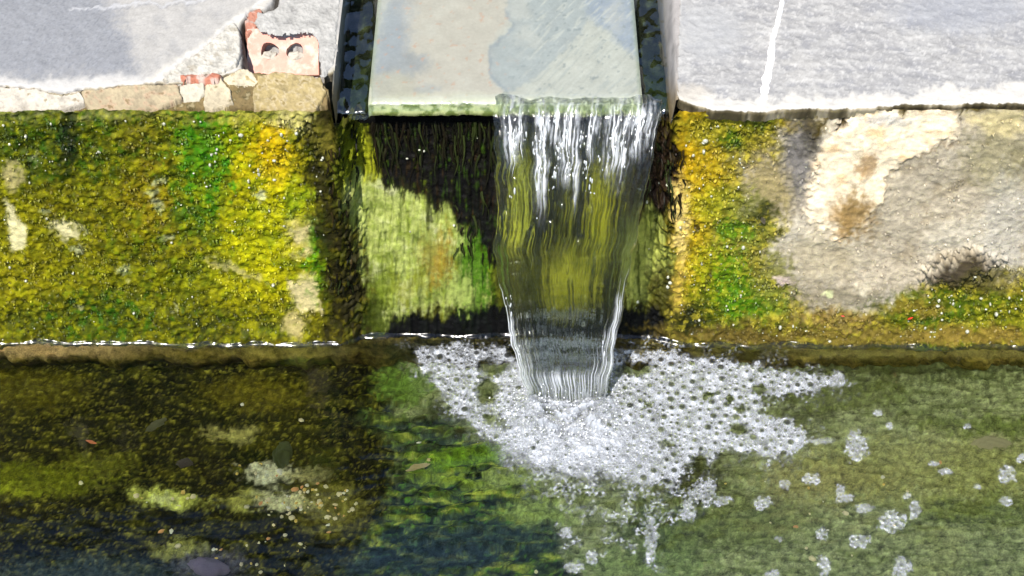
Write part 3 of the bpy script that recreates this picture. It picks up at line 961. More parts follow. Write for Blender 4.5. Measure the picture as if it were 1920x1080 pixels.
# broken pieces of render under the left ledge, and the loose slab beside the crack
def slab(name, poly_px, z_back, z_front, thick, color, parent, stain=None, label=None, rise=0.0012):
    """a broken piece of render: rough top, crumbled rim, solid to its underside."""
    P0 = np.array(poly_px, float)
    lo, hi = P0.min(0) - 6, P0.max(0) + 6
    gx = np.arange(lo[0], hi[0], 1.7)
    gy = np.arange(lo[1], hi[1], 1.7)
    Gx, Gy = np.meshgrid(gx, gy)
    t = np.clip((Gy - P0[:, 1].min()) / (np.ptp(P0[:, 1]) + 1e-6), 0, 1)
    z0 = z_back + (z_front - z_back) * t
    r = [ray(0, 0)]
    rx = (Gx - CX) / F_PX
    ru = (CY - Gy) / F_PX
    ry_, rz_ = _F[1] + _U[1] * ru, _F[2] + _U[2] * ru
    k = (z0 - CAM[2]) / rz_
    X, Y = CAM[0] + rx * k, CAM[1] + ry_ * k
    pc = Paint(X.ravel(), Y.ravel(), z0.ravel(), K_LEDGE, color, warp=4)
    m = pc.m_poly(poly_px, 3.2, 3).reshape(Gx.shape)
    a1, a2 = fbm(Gx / 24, Gy / 18, 4, 260), fbm(Gx / 6, Gy / 5, 3, 261)
    pc.put(ss(0.0, 0.6, a1.ravel()), tuple(min(255, int(v * 1.07)) for v in color), 0.8)
    pc.put(ss(0.1, 0.6, -a1.ravel()), tuple(int(v * .84) for v in color), 0.8)
    for (sc, thr) in (stain or []):
        pc.put(ss(thr, thr + .25, fbm(Gx / 17, Gy / 12, 4, 262).ravel()), sc, 0.85)
    pc.c *= (1 + 0.12 * a2.ravel())[:, None]
    Z = z0 + rise * ss(0.4, 1.0, m) + 0.0012 * a1 + 0.0007 * a2 - thick * ss(0.55, 0.05, m)
    q = grid_faces(*Gx.shape, flip=True)
    q = q[(m.ravel()[q] > 0.01).all(1)]
    used = np.unique(q)
    remap = np.full(Gx.size, -1)
    remap[used] = np.arange(used.size)
    V = np.stack([X.ravel(), Y.ravel(), Z.ravel()], -1)[used] - np.array(parent.location)
    o = mesh_obj(name, raw_mesh(name, V, remap[q], 4, {'Col': pc.albedo()[used]}), M_FRAG, parent)
    if label:
        o['label'] = label
    return o


slab('render_slab', [(302, 149), (372, 97), (440, 42), (450, 62), (449, 108), (444, 122), (416, 134), (385, 143)], 0.0005, 0.0015, 0.012, (240, 234, 220), thL, [((226, 150, 120), .55), ((210, 200, 180), .2)], label='pale triangular slab of render left of the crack')
slab('render_slab', [(484, 24), (500, 24), (540, 3), (640, -40), (634, 40), (628, 118), (604, 142), (598, 76), (582, 58), (520, 64), (486, 54), (478, 40)], -0.0004, 0.0002, 0.0016, (216, 213, 206), thL, label='grey slab of plaster right of the crack')
OLV = (120, 104, 44)
FR = [([(-60, 166), (0, 164), (60, 168), (118, 178), (146, 170), (158, 192), (120, 206), (60, 210), (-60, 208)], (236, 226, 208), [((170, 150, 112), .35)]),
      ([(152, 170), (200, 166), (270, 160), (330, 158), (340, 184), (300, 204), (230, 210), (170, 208), (160, 190)], (206, 188, 152), [((222, 190, 156), .1), ((150, 128, 84), .35)]),
      ([(337, 163), (380, 158), (383, 178), (372, 190), (344, 194)], (238, 228, 204), []),
      ([(388, 152), (414, 148), (428, 168), (436, 194), (400, 204), (384, 198), (386, 172)], (232, 216, 182), [(OLV, .45)]),
      ([(418, 146), (452, 131), (470, 136), (484, 156), (474, 176), (444, 190), (432, 168)], (240, 226, 194), [((196, 170, 110), .3)]),
      ([(484, 144), (520, 138), (556, 140), (600, 146), (610, 172), (592, 206), (520, 212), (478, 198), (476, 172), (486, 158)], (206, 184, 126), [((228, 208, 164), .0), ((168, 144, 76), .3)])]
slab('mortar_bed', [(-60, 170), (118, 178), (300, 160), (420, 146), (470, 136), (600, 146), (616, 168), (614, 200), (590, 210), (480, 204), (300, 206), (120, 208), (-60, 210)], -0.0035, -0.0165, 0.026, (148, 126, 78), thL, [((96, 84, 34), .1), ((196, 178, 132), .3)])
for pl, c, st in FR:
    cen = np.mean(pl, 0)
    pl = [tuple(cen + (np.array(p_) - cen) * (1 + 2.2 / (np.hypot(*(np.array(p_) - cen)) + 1e-6))) for p_ in pl]
    slab('render_fragment', pl, -0.0015, -0.014, 0.030, c, thL, st)

# hollow brick with two round cells
M_FRAG_PALE = painted('pale_mortar', rough=0.9, grain=300, bump=.6, speck=.2, color=(0.40, 0.37, 0.31))
M_BRICK = painted('red_brick', rough=0.9, grain=160, bump=0.5, speck=0.12, color=(0.54, 0.27, 0.21), bump_dist=0.002)
bm_nt = M_BRICK.node_tree
_p = [n for n in bm_nt.nodes if n.type == 'BSDF_PRINCIPLED'][0]
_src = _p.inputs['Base Color'].links[0].from_socket
_tc = [n for n in bm_nt.nodes if n.type == 'TEX_COORD'][0]
_nz = node(bm_nt, 'ShaderNodeTexNoise')
_nz.inputs['Scale'].default_value = 75
_nz.inputs['Detail'].default_value = 7
_nz.inputs['Roughness'].default_value = 0.65
bm_nt.links.new(_tc.outputs['Object'], _nz.inputs['Vector'])
_mr = node(bm_nt, 'ShaderNodeMapRange')
_mr.inputs['From Min'].default_value = 0.49
_mr.inputs['From Max'].default_value = 0.62
bm_nt.links.new(_nz.outputs['Fac'], _mr.inputs['Value'])
_mx = node(bm_nt, 'ShaderNodeMix', data_type='RGBA')
bm_nt.links.new(_mr.outputs[0], _mx.inputs[0])
bm_nt.links.new(_src, _mx.inputs[6])
_mx.inputs[7].default_value = (0.52, 0.40, 0.33, 1)
bm_nt.links.new(_mx.outputs[2], _p.inputs['Base Color'])

c0, c1 = on_z(463, 140, -0.034), on_z(597, 140, -0.034)
W = c1[0] - c0[0]
hgtb = 0.046
tilt = math.radians(42)
bm = bmesh.new()
NS = 20
Vb = []


def hole_half(xa, xb, hx, hy, rx, ry, depth):
    def rect(a):
        dx, dy = math.cos(a), math.sin(a)
        w2, h2 = (xb - xa) / 2, hgtb / 2
        cxm, cym = (xa + xb) / 2, hgtb / 2
        s = 1 / max(abs(dx) / w2, abs(dy) / h2)
        return cxm + dx * s, cym + dy * s
    o, i, d_ = [], [], []
    angs = sorted([2 * math.pi * k / NS for k in range(NS)] + [math.atan2(sy * hgtb, sx * (xb - xa)) % (2 * math.pi) for sx in (-1, 1) for sy in (-1, 1)])
    for a in angs:
        x, y = rect(a)
        o.append(bm.verts.new((x, y, -0.001 * 0)))
        wob = 1 + 0.08 * math.sin(3 * a + hx * 90)
        i.append(bm.verts.new((hx + rx * wob * math.cos(a), hy + ry * wob * math.sin(a), -0.0003)))
        d_.append(bm.verts.new((hx + rx * 0.9 * math.cos(a), hy + ry * 0.9 * math.sin(a), -depth)))
    n = len(angs)
    for k in range(n):
        k2 = (k + 1) % n
        bm.faces.new([o[k], o[k2], i[k2], i[k]])
        bm.faces.new([i[k], i[k2], d_[k2], d_[k]])
    bm.faces.new(d_[::-1])
    ol = []
    for v in o:
        ol.append(bm.verts.new((v.co.x, v.co.y, -0.05)))
    for k in range(n):
        k2 = (k + 1) % n
        bm.faces.new([o[k2], o[k], ol[k], ol[k2]])


hole_half(0, W * .50, W * .315, hgtb * .52, .0092, .0082, .028)
hole_half(W * .50, W, W * .675, hgtb * .50, .0088, .0086, .028)
bmesh.ops.remove_doubles(bm, verts=bm.verts[:], dist=1e-6)
bmesh.ops.recalc_face_normals(bm, faces=bm.faces[:])
rot = Matrix.Rotation(tilt, 4, 'X')
bpos = Vector((c0[0], c0[1], -0.034))
for v in bm.verts:
    v.co += Vector((float(gn(v.co.x * 300, v.co.y * 300, 1)), float(gn(v.co.x * 300, v.co.y * 300, 2)), float(gn(v.co.x * 300, v.co.y * 300, 3)))) * 0.0006
    v.co = rot @ v.co + bpos - thL.location
me = bpy.data.meshes.new('hollow_brick')
bm.to_mesh(me)
bm.free()
brick = mesh_obj('hollow_brick', me, M_BRICK, thL)
brick['label'] = 'red hollow brick with two round cells'
for hxr, seed in ((.315, 1), (.675, 2)):
    bm = bmesh.new()
    bmesh.ops.create_icosphere(bm, subdivisions=3, radius=1)
    for v in bm.verts:
        d = 1 + .25 * float(gn(v.co.x * 2 + seed, v.co.y * 2 + v.co.z, 9)) + .1 * float(gn(v.co.x * 6 + seed, v.co.y * 6 + v.co.z * 5, 9))
        v.co = rot @ Vector((W * hxr + v.co.x * d * .0088, hgtb * .51 - .0050 + v.co.y * d * .0062, -.0062 + v.co.z * d * .007)) + bpos - thL.location
    me = bpy.data.meshes.new('mortar_plug')
    bm.to_mesh(me)
    bm.free()
    mesh_obj('mortar_plug', me, M_FRAG_PALE, thL)
slab('brick_chip', [(466, 24), (488, 14), (494, 26), (484, 46), (474, 60), (460, 66), (460, 42)], -0.002, -0.006, 0.02, (216, 148, 122), thL, [((238, 206, 190), .1)])
slab('brick_chip', [(332, 143), (376, 130), (394, 134), (416, 141), (408, 149), (350, 151)], 0.0002, 0.0022, 0.010, (222, 142, 112), thL, [((240, 218, 204), -.1), ((110, 90, 40), .4)])

# =================================================================== CHANNEL, TILE
chan = empty('water_channel', (0, 0.05, -0.05), 'shallow stone water channel between the two plaster ledges', 'channel')
xl_in, xr_in = -0.1625, 0.1605
cy = np.concatenate([np.arange(0.012, 0.40, 0.003), np.linspace(0.42, 1.1, 10)])


def fillet(xa, za, xb, zb, name, c, seed, flare):
    cu = np.linspace(0, 1, 9)
    CYg, CU = np.meshgrid(cy, cu)
    xb_y = xb + flare * np.maximum(CYg, 0)
    Xg = xa + (xb_y - xa) * CU + 0.0005 * fbm(CYg * 60, CU * 2, 3, seed)
    Zg = za + (zb - za) * np.minimum(CU * 1.6, 1 - 0.0 * CU) * (0.9 + 0.1 * CU) + 0.0006 * fbm(CYg * 90, CU * 3, 3, seed + 1)
    pc = Paint(Xg.ravel(), CYg.ravel(), Zg.ravel(), K_LEDGE, c, 6)
    pc.put(ss(0.0, 0.5, fbm(pc.x0 / 5, pc.y0 / 40, 3, seed)), tuple(int(v * .8) for v in c), 0.8)
    pc.put(ss(0.35, 0.0, CU.ravel()), (70, 62, 30), 0.9)
    pc.put(ss(130, 200, pc.y0), (150, 120, 36), 0.7)
    return grid_obj(name, Xg, CYg, Zg, M_PLASTER, {'Col': pc.albedo()}, chan, flip=(xa < xb))


fillet(xl_in, -0.034, XL1 + 0.001, -0.0008, 'channel_side', (150, 150, 140), 130, -0.04)
fillet(xr_in, -0.034, XR0 + 0.001, -0.0008, 'channel_side', (198, 192, 188), 134, 0.09)
# bed of the channel with the gutters beside the tile
cbx = np.arange(-0.172, 0.1745, 0.003)
cbY = np.concatenate([np.array([0.040]), np.arange(0.041, 0.40, 0.003), np.linspace(0.42, 1.1, 10)])
CBX, CBY = np.meshgrid(cbx, cbY)
cbz = -0.048 + 0.003 * fbm(CBX * 40, CBY * 25, 3, 140)
cbz[0, :] = -0.055
pc = Paint(CBX.ravel(), CBY.ravel(), cbz.ravel(), K_LEDGE, (40, 42, 30), 6)
pc.put(ss(0.0, 0.5, fbm(pc.x0 / 18, pc.y0 / 26, 4, 141)), (92, 100, 66), 0.8)
pc.put(ss(60, 190, pc.y0), (46, 62, 22), 0.7)
pc.put(ss(0.052, 0.044, CBY.ravel()), (12, 12, 4), 0.95)
grid_obj('channel_bed', CBX, CBY, cbz, M_FLOOR, {'Col': pc.albedo()}, chan)

# the tile
ZT = -0.021
tl, tr_ = on_z(690, 190, ZT), on_z(1207, 190, ZT)
tx = np.arange(tl[0], tr_[0] + 1e-4, 0.0013)
yl = on_z(900, 192, ZT)[1]
tv = np.concatenate([-np.linspace(0.0115, 0.0005, 12), np.arange(0, 0.012, 0.001), np.arange(0.0125, 0.40, 0.0022), np.linspace(0.42, 0.9, 8)])
TX, TV = np.meshgrid(tx, tv)
lipn = 0.0022 * fbm(TX * 40, TX * 0, 4, 150) + 0.0012 * fbm(TX * 160, TX * 0, 2, 151)
TY = yl + lipn + np.maximum(TV, 0) - 0.003 * ss(0, 0.01, -TV)
TZ = ZT + np.minimum(TV, 0) - 0.003 * np.exp(-np.maximum(TV, 0) / 0.003)
tilt_side = np.minimum(TX - tx[0], tx[-1] - TX)
TZ = TZ - 0.002 * np.exp(-tilt_side / 0.0015)
PT = Paint(TX.ravel(), TY.ravel(), np.maximum(TZ.ravel(), ZT - .02), K_TILE, (204, 202, 192), warp=12)
qx, qy = PT.x0, PT.y0
t1, t2 = fbm(qx / 90, qy / 70, 4, 160), fbm(qx / 14, qy / 10, 4, 161)
t3 = fbm((qx - qy) / 60, (qx + qy) / 9, 4, 162)
PT.poly([(700, -60), (950, -60), (960, 20), (925, 80), (920, 130), (940, 178), (900, 200), (700, 200), (720, 120), (760, 60)], (208, 198, 184), 0.9, 12)
PT.blob(735, 70, 34, 90, (172, 176, 182), 0.85, ang=12)
PT.blob(770, 120, 34, 22, (168, 170, 172), 0.8)
PT.blob(730, 160, 44, 26, (196, 190, 172), 0.7)
PT.blob(800, 165, 20, 12, (178, 178, 176), 0.7)
pg_ = PT.m_poly([(958, -60), (1075, -60), (1110, 10), (1090, 60), (1020, 130), (985, 160), (945, 176), (922, 150), (918, 110), (930, 74), (962, 50), (950, 20)], 4, 8)
PT.put(pg_, (180, 184, 184), 0.85)
PT.put(PT.m_line([(945, 172), (920, 140), (920, 96), (950, 62), (962, 48), (948, 20)], 6, 3, 8), (160, 166, 172), 0.7)
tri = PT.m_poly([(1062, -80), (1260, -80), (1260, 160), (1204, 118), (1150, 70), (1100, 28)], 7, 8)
PT.put(tri, (166, 174, 188), 0.9)  # soft-edged shadow painted into the tile's back right corner
PT.put(ss(0.1, 0.5, t3) * ss(960, 1010, qx), (214, 212, 202), 0.55)
PT.put(ss(0.1, 0.5, -t3) * ss(960, 1010, qx), (178, 182, 180), 0.45)
PT.put(ss(0.42, 0.6, t2) * (1 - ss(900, 1000, qx)), (214, 168, 142), 0.55)
PT.put(ss(0.42, 0.6, -t2) * ss(900, 1000, qx), (140, 148, 150), 0.55)
PT.put(ss(0.2, 0.7, t1), (220, 214, 202), 0.4)
PT.put(ss(168, 200, qy + 8 * t1), (222, 220, 188), 0.85)
PT.put(ss(188, 206, qy + 7 * fbm(qx / 24, qy / 24, 3, 163)), (186, 196, 122), 0.8)
fr_ = (TV.ravel() < 0.0005)
PT.put(fr_ * ss(-0.1, 0.3, fbm(qx / 20, qy / 14, 4, 164)), (96, 116, 30), 0.85)
PT.put(ss(204, 226, qy) * fr_, (60, 66, 16), 0.8)
PT.put(fr_ * ss(-0.008, -0.015, TV.ravel()), (24, 24, 8), 0.9)
PT.put(ss(0.006, 0.0, tilt_side.ravel()), (170, 180, 150), 0.6)
tile = empty('slate_tile', (0, 0.15, ZT), 'pale wet slate tile lying in the channel with its algae fringed lip over the fall', 'tile')
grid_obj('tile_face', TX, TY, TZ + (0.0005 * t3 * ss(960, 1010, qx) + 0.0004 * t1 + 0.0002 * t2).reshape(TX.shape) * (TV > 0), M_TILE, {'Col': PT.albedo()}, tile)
# underside and sides
uz = ZT - 0.0112
V = [(tx[0], yl + .001, uz), (tx[-1], yl + .001, uz), (tx[-1], 0.9, uz), (tx[0], 0.9, uz), (tx[0], yl + .001, ZT - .004), (tx[-1], yl + .001, ZT - .004), (tx[-1], 0.9, ZT - .004), (tx[0], 0.9, ZT - .004)]
me = raw_mesh('tile_edge', np.array(V) - np.array(tile.location), [0, 3, 2, 1, 0, 4, 7, 3, 1, 2, 6, 5], 4, smooth=False)
mesh_obj('tile_edge', me, painted('tile_side', rough=0.5, grain=300, color=(0.10, 0.11, 0.06)), tile)

# =================================================================== WATER
# channel water: still film on the tile, lively in the gutters, bending over the lip
wx = np.arange(-0.1645, 0.1632, 0.0016)
wv = np.concatenate([np.arange(-0.0070, -0.0005, 0.0010), np.arange(0, 0.40, 0.0022), np.linspace(0.42, 1.0, 10)])
WX, WV = np.meshgrid(wx, wv)
gut = np.maximum(ss(tl[0] + .006, tl[0] - .004, WX), ss(tr_[0] - .006, tr_[0] + .004, WX))
yw = yl - 0.0022
tpos = np.maximum(WV, 0)
WY = yw + tpos + 0.0015 * fbm(WX * 50, WV * 0, 3, 170) - 0.002 * ss(0, .01, -WV)
WZ = ZT + 0.0022 + np.minimum(WV, 0) - 0.003 * np.exp(-tpos / 0.004)
rip = gut * (0.0040 * fbm(WX * 46, WV * 30, 3, 171) + 0.0010 * gn(WX * 120, WV * 80, 172)) + (1 - gut) * 0.00005 * fbm((WX + WV) * 40, (WX - WV) * 60, 3, 173)
slope = gut * (0.014 - 0.16 * (0.16 - np.minimum(tpos, 0.16)))
WZ = WZ + rip * (WV > 0) + slope
cw = grid_obj('channel_water', WX, WY, WZ, M_CHAN)
tag(cw, 'shallow clear water running over the tile and along its gutters', 'water', kind='structure')

# the fall: a rippled sheet between two thick ropes
NU, NT = 250, 330
u = np.linspace(0, 1, NU)
t = np.linspace(0, 1, NT)
UU, TT = np.meshgrid(u, t)
z_top, z_bot = ZT + 0.003, -H - 0.014
y_top = yl + 0.012
a0, a1 = on_z(928, 203, z_top)[0], on_z(1236, 203, z_top)[0]
e0, e1 = on_z(985, 756, -H)[0], on_z(1133, 756, -H)[0]
y_bot = on_z(1050, 756, -H)[1]
tau = np.where(TT < 0.1, TT / 0.1 * 0.14, 0.14 + (TT - 0.1) / 0.9 * 0.86)
drop = np.clip((tau - 0.12) / 0.88, 0, 1) ** 1.85
FYm = y_top + (y_bot - y_top) * tau - (0.007 + 0.008 * fbm(UU * 5, UU * 0, 3, 178)) * (1 - ss(0.0, 0.12, TT))
FZm = z_top - 0.0012 * (1 - ss(0, 0.08, TT)) + (z_bot - z_top) * drop
_ym = y_top + (y_bot - y_top) * tau[:, 0]
_ppx, rowpx = proj(np.full(NT, 0.05), _ym, FZm[:, 0])
dep = (_ym - CAM[1]) * _F[1] + (FZm[:, 0] - CAM[2]) * _F[2]
LE = [(195, 930), (215, 924), (300, 928), (400, 931), (470, 926), (530, 933), (590, 948), (640, 958), (690, 972), (740, 990), (800, 1000)]
RE = [(195, 1238), (215, 1240), (240, 1232), (300, 1222), (340, 1212), (450, 1192), (560, 1172), (640, 1156), (690, 1147), (740, 1138), (800, 1130)]
wl = 5 * fbm(rowpx / 45, rowpx * 0, 3, 180)
wr = 5 * fbm(rowpx / 45, rowpx * 0 + 9, 3, 181)
xl = (CAM[0] + (np.interp(rowpx, *zip(*LE)) + wl - CX) / F_PX * dep)[:, None]
xr = (CAM[0] + (np.interp(rowpx, *zip(*RE)) + wr - CX) / F_PX * dep)[:, None]
FXm = xl + (xr - xl) * UU
edge_l, edge_r = np.exp(-(UU / 0.055) ** 2), np.exp(-((1 - UU) / 0.06) ** 2)
rope = (edge_l * (0.0015 + 0.0042 * drop) + edge_r * (0.0022 + 0.0056 * drop))
for (cu_, su_, am_) in ((0.13, 0.02, .5), (0.20, 0.015, .35), (0.80, 0.03, .5), (0.90, 0.02, .5)):       # finer cords beside the ropes
    rope = rope + am_ * 0.0034 * drop * np.exp(-((UU - cu_ - 0.02 * gn(TT * 4, TT * 0 + cu_ * 50, 177)) / su_) ** 2)
uw = UU + 0.012 * gn(UU * 4, TT * 1.6, 182)
ribf = 0.6 * gn(uw * 14, TT * 2.0, 181) + 0.45 * gn(uw * 28, TT * 2.4, 183) + 0.30 * gn(uw * 56, TT * 4, 184) + 0.06 * gn(uw * 90, TT * 18, 185)
ribb = 0.4 * gn(uw * 12, TT * 1.8, 179) + 0.45 * gn(uw * 20, TT * 2.2, 186) + 0.35 * gn(uw * 44, TT * 5, 187)
lens = np.zeros_like(UU)
_rg = np.random.default_rng(88)
for _ in range(210):
    big_ = _rg.uniform() < 0.35
    lu, ld = _rg.uniform(0.01, 0.99), abs(_rg.normal(0.0, 0.20)) + 0.004
    if ld > 0.52:
        continue
    su = _rg.uniform(0.013, 0.026) if big_ else _rg.uniform(0.007, 0.013)
    hd, tl_ = (_rg.uniform(0.012, 0.022), _rg.uniform(0.05, 0.12)) if big_ else (_rg.uniform(0.007, 0.012), _rg.uniform(0.012, 0.05))
    dd = drop - ld
    sdv = np.where(dd < 0, hd, tl_)                      # steep head, long tail
    amp_ = hd * 0.32 * _rg.uniform(0.7, 1.25)
    lens = np.maximum(lens, amp_ * np.exp(-np.abs((UU - lu - 0.03 * dd) / su) ** 2.6 - (dd / sdv) ** 2))
end = ss(0, 0.012, UU) * ss(1, 0.988, UU)
thick = ((0.0016 - 0.0006 * drop) * (0.25 + 0.75 * end) + rope) * ss(-0.02, 0.10, TT)
amp = (0.0017 - 0.0008 * drop) * ss(0.02, 0.10, TT)
# local outward direction (perpendicular to the path)
dyt = np.gradient(FYm, axis=0)
dzt = np.gradient(FZm, axis=0)
ln = np.sqrt(dyt ** 2 + dzt ** 2) + 1e-9
ny, nz = dzt / ln, -dyt / ln            # points to the viewer / up
turb = np.exp(-(drop / 0.20) ** 2) * ss(0.0, 0.02, drop) * (0.0016 * gn(UU * 22, drop * 46, 189) + 0.0008 * gn(UU * 44, drop * 90, 176))
front = thick / 2 + amp * ribf * end * (0.35 + 0.65 * ss(0.05, 0.4, drop)) + turb * end + lens * end
back = -thick / 2 + amp * 0.8 * ribb * end
back = np.minimum(back, front - 0.0003)
Vf = np.stack([FXm, FYm + ny * front, FZm + nz * front], -1)
Vk = np.stack([FXm, FYm + ny * back, FZm + nz * back], -1)
n = NU * NT
fq = grid_faces(NT, NU, flip=True)
bq = grid_faces(NT, NU, flip=False) + n
i0 = np.arange(NT) * NU
sl = np.stack([i0[:-1], i0[1:], i0[1:] + n, i0[:-1] + n], -1)
i1 = i0 + NU - 1
sr = np.stack([i1[1:], i1[:-1], i1[:-1] + n, i1[1:] + n], -1)
AIR_SHEEN = np.zeros_like(UU)  # white sheen painted down lip and ropes; real milky bubbles at the foot
for (cu_, wu_, lo_, hi_, am_) in [(.10, .035, .0, .16, .5), (.15, .03, .0, .12, .4), (.28, .022, .0, .30, .8), (.32, .02, .02, .34, .6), (.38, .04, .0, .10, .5), (.46, .05, .0, .22, .55), (.52, .018, .05, .3, .6), (.60, .03, .0, .14, .5),
                                  (.74, .05, .0, .20, .5), (.80, .03, .02, .24, .5), (.88, .04, .0, .14, .6), (.95, .02, .0, .10, .5), (.015, .03, .62, 1.1, .55), (.06, .03, .72, 1.1, .4), (.13, .03, .8, 1.1, .35), (.97, .03, .55, 1.1, .5), (.90, .03, .68, 1.1, .4), (.82, .03, .8, 1.1, .35),
                                  (.5, .44, .84, 1.25, .72)]:
    uo = UU - cu_ - 0.03 * (drop - lo_) * np.sign(cu_ - .45) * (hi_ < .5) + 0.008 * gn(TT * 9, TT * 0 + cu_ * 60, 174)
    AIR_SHEEN = np.maximum(AIR_SHEEN, am_ * np.exp(-np.abs(uo / wu_) ** 2) * ss(lo_ - .02, lo_ + .03, drop) * (1 - ss(hi_ * .45, hi_, drop)))
air_sheen_n = ss(-0.25, 0.35, gn(UU * 60, TT * 7, 173) + 0.6 * gn(UU * 110, TT * 24, 172))
AIR_SHEEN = np.clip(AIR_SHEEN * (0.10 + 1.0 * air_sheen_n) * end, 0, 0.85)
me = raw_mesh('falling_water', np.concatenate([Vf.reshape(-1, 3), Vk.reshape(-1, 3)]), np.concatenate([fq, bq, sl, sr]), 4, {'air': np.concatenate([AIR_SHEEN.ravel(), AIR_SHEEN.ravel() * 0.2])})  # 'air' carries the painted sheen and the real bubbles at the foot
fall = mesh_obj('falling_water', me, M_FALL)
tag(fall, 'clear rippled curtain of water falling from the tile lip into the pool', 'waterfall', kind='structure')

# white beads set on the top of the fall as painted sun glints
_rg = np.random.default_rng(93)
V0, T0, _x = None, None, None
bm = bmesh.new()
bmesh.ops.create_icosphere(bm, subdivisions=2, radius=1)
V0 = np.array([v.co[:] for v in bm.verts])
T0 = np.array([[v.index for v in f.verts] for f in bm.faces])
bm.free()
BV, BF, boff = [], [], 0
streaks = [(952, 225, 8, 40, 10), (966, 245, 7, 70, 22), (980, 225, 9, 50, 12), (1001, 270, 8, 50, 10), (1012, 240, 7, 110, 34), (1020, 250, 7, 90, 26), (1040, 215, 10, 24, 10), (1048, 270, 9, 40, 22), (1040, 310, 10, 30, 12),
           (1064, 250, 6, 110, 26), (1072, 285, 8, 60, 14), (1090, 240, 8, 50, 12), (1104, 235, 8, 60, 18), (1100, 300, 8, 70, 16), (1108, 340, 6, 30, 8), (1150, 255, 9, 60, 16), (1170, 270, 8, 60, 14), (1184, 215, 12, 16, 12),
           (1194, 235, 9, 50, 18), (1212, 228, 7, 30, 8), (1008, 350, 6, 60, 8), (965, 350, 16, 30, 6), (1038, 350, 14, 40, 6), (1130, 290, 14, 60, 8), (958, 560, 4, 60, 10), (950, 560, 4, 40, 6), (1130, 640, 8, 60, 6), (975, 640, 8, 60, 6)]
Vfl = Vf.reshape(-1, 3)
fpx, fpy = proj(Vfl[:, 0], Vfl[:, 1], Vfl[:, 2])
for (sx, sy, w_, len_, cnt) in streaks:
    for _ in range(int(cnt * .6)):
        tx_, ty_ = sx + _rg.normal(0, w_ * .4), sy + _rg.uniform(-.1, 1.0) * len_ * _rg.uniform(.5, 1)
        k_ = int(np.argmin((fpx - tx_) ** 2 + (fpy - ty_) ** 2))
        r_ = _rg.uniform(0.0003, 0.0009) * (1.4 if _rg.uniform() < .12 else 1)
        el = _rg.uniform(1.2, 5.5)
        BV.append(V0 * np.array([r_, r_ * .8, r_ * el]) + Vfl[k_] + np.array([0, -0.0004, 0]))
        BF.append(T0 + boff)
        boff += len(V0)
# white threads painted as highlights: along both ropes and down from the lip
def thread(path, r0):
    global boff
    path = np.asarray(path)
    n_ = len(path)
    prof = np.sin(np.pi * np.clip(np.linspace(0.02, 0.98, n_), 0, 1)) ** .6 * (0.55 + 0.45 * gn(np.arange(n_) * .23, np.zeros(n_) + r0 * 9e4, 92))
    a_ = np.linspace(0, 2 * np.pi, 6, endpoint=False)
    ringv = np.stack([np.cos(a_), -0.5 * np.sin(a_), 0 * a_], -1)
    BV.append((path[:, None, :] + ringv[None] * (r0 * np.maximum(prof, .08))[:, None, None]).reshape(-1, 3))
    fs_ = []
    for i_ in range(n_ - 1):
        for k_ in range(6):
            a1_, b1_ = i_ * 6 + k_, i_ * 6 + (k_ + 1) % 6
            fs_ += [(a1_, b1_, b1_ + 6), (a1_, b1_ + 6, a1_ + 6)]
    BF.append(np.array(fs_) + boff)
    boff += n_ * 6


def row_at(py_):
    return int(np.argmin(np.abs(rowpx - py_)))


for (p0, p1, uu0, r0) in [(530, 745, .012, .0012), (590, 740, .05, .0007), (640, 750, .11, .0006), (560, 700, .03, .0006), (660, 750, .19, .0005), 
                          (215, 290, .985, .0005), (500, 600, .985, .0005), (560, 745, .975, .0010), (600, 750, .93, .0008), (620, 745, .89, .0006), (650, 750, .84, .0006), (520, 640, .95, .0005), (640, 745, .80, .0005),
                          (212, 330, .285, .0009), (216, 300, .30, .0010), (212, 345, .46, .0008), (225, 290, .45, .0009), (214, 270, .16, .0009), (230, 300, .17, .0008), (216, 262, .58, .0009), (218, 250, .745, .0010), (224, 300, .80, .0008), (214, 250, .90, .0009), (240, 330, .12, .0006), (300, 380, .31, .0005), (250, 340, .60, .0006), (690, 745, .45, .0003)]:
    r_a, r_b = row_at(p0), row_at(p1)
    rows = np.arange(r_a, max(r_b, r_a + 8), 2)
    uc = np.clip(uu0 + 0.010 * gn(rows * .02, rows * 0 + uu0 * 40, 91), 0.002, 0.998)
    ci = np.clip((uc * (NU - 1)).astype(int), 0, NU - 1)
    thread(Vf[rows, ci] + np.array([0, -0.0002, 0]), r0 * 0.62)
V = np.concatenate(BV)
M_GLINT_SPRAY, nt, out = new_mat('glint_spray')  # white for the painted glints and for the real spray at the foot
p_ = node(nt, 'ShaderNodeBsdfPrincipled')
p_.inputs['Base Color'].default_value = (0.80, 0.82, 0.84, 1)
p_.inputs['Roughness'].default_value = 0.15
p_.inputs['Coat Weight'].default_value = 1.0
tp_ = node(nt, 'ShaderNodeBsdfTransparent')
mx_a = node(nt, 'ShaderNodeMixShader')
mx_a.inputs[0].default_value = 0.62
nt.links.new(tp_.outputs[0], mx_a.inputs[1])
nt.links.new(p_.outputs[0], mx_a.inputs[2])
nt.links.new(mx_a.outputs[0], out.inputs['Surface'])
o = mesh_obj('glints_and_spray', raw_mesh('glints_and_spray', V, np.concatenate(BF), 3), M_GLINT_SPRAY)
tag(o, 'sun glints made as white beads and threads on the fall', 'water spray', kind='stuff')

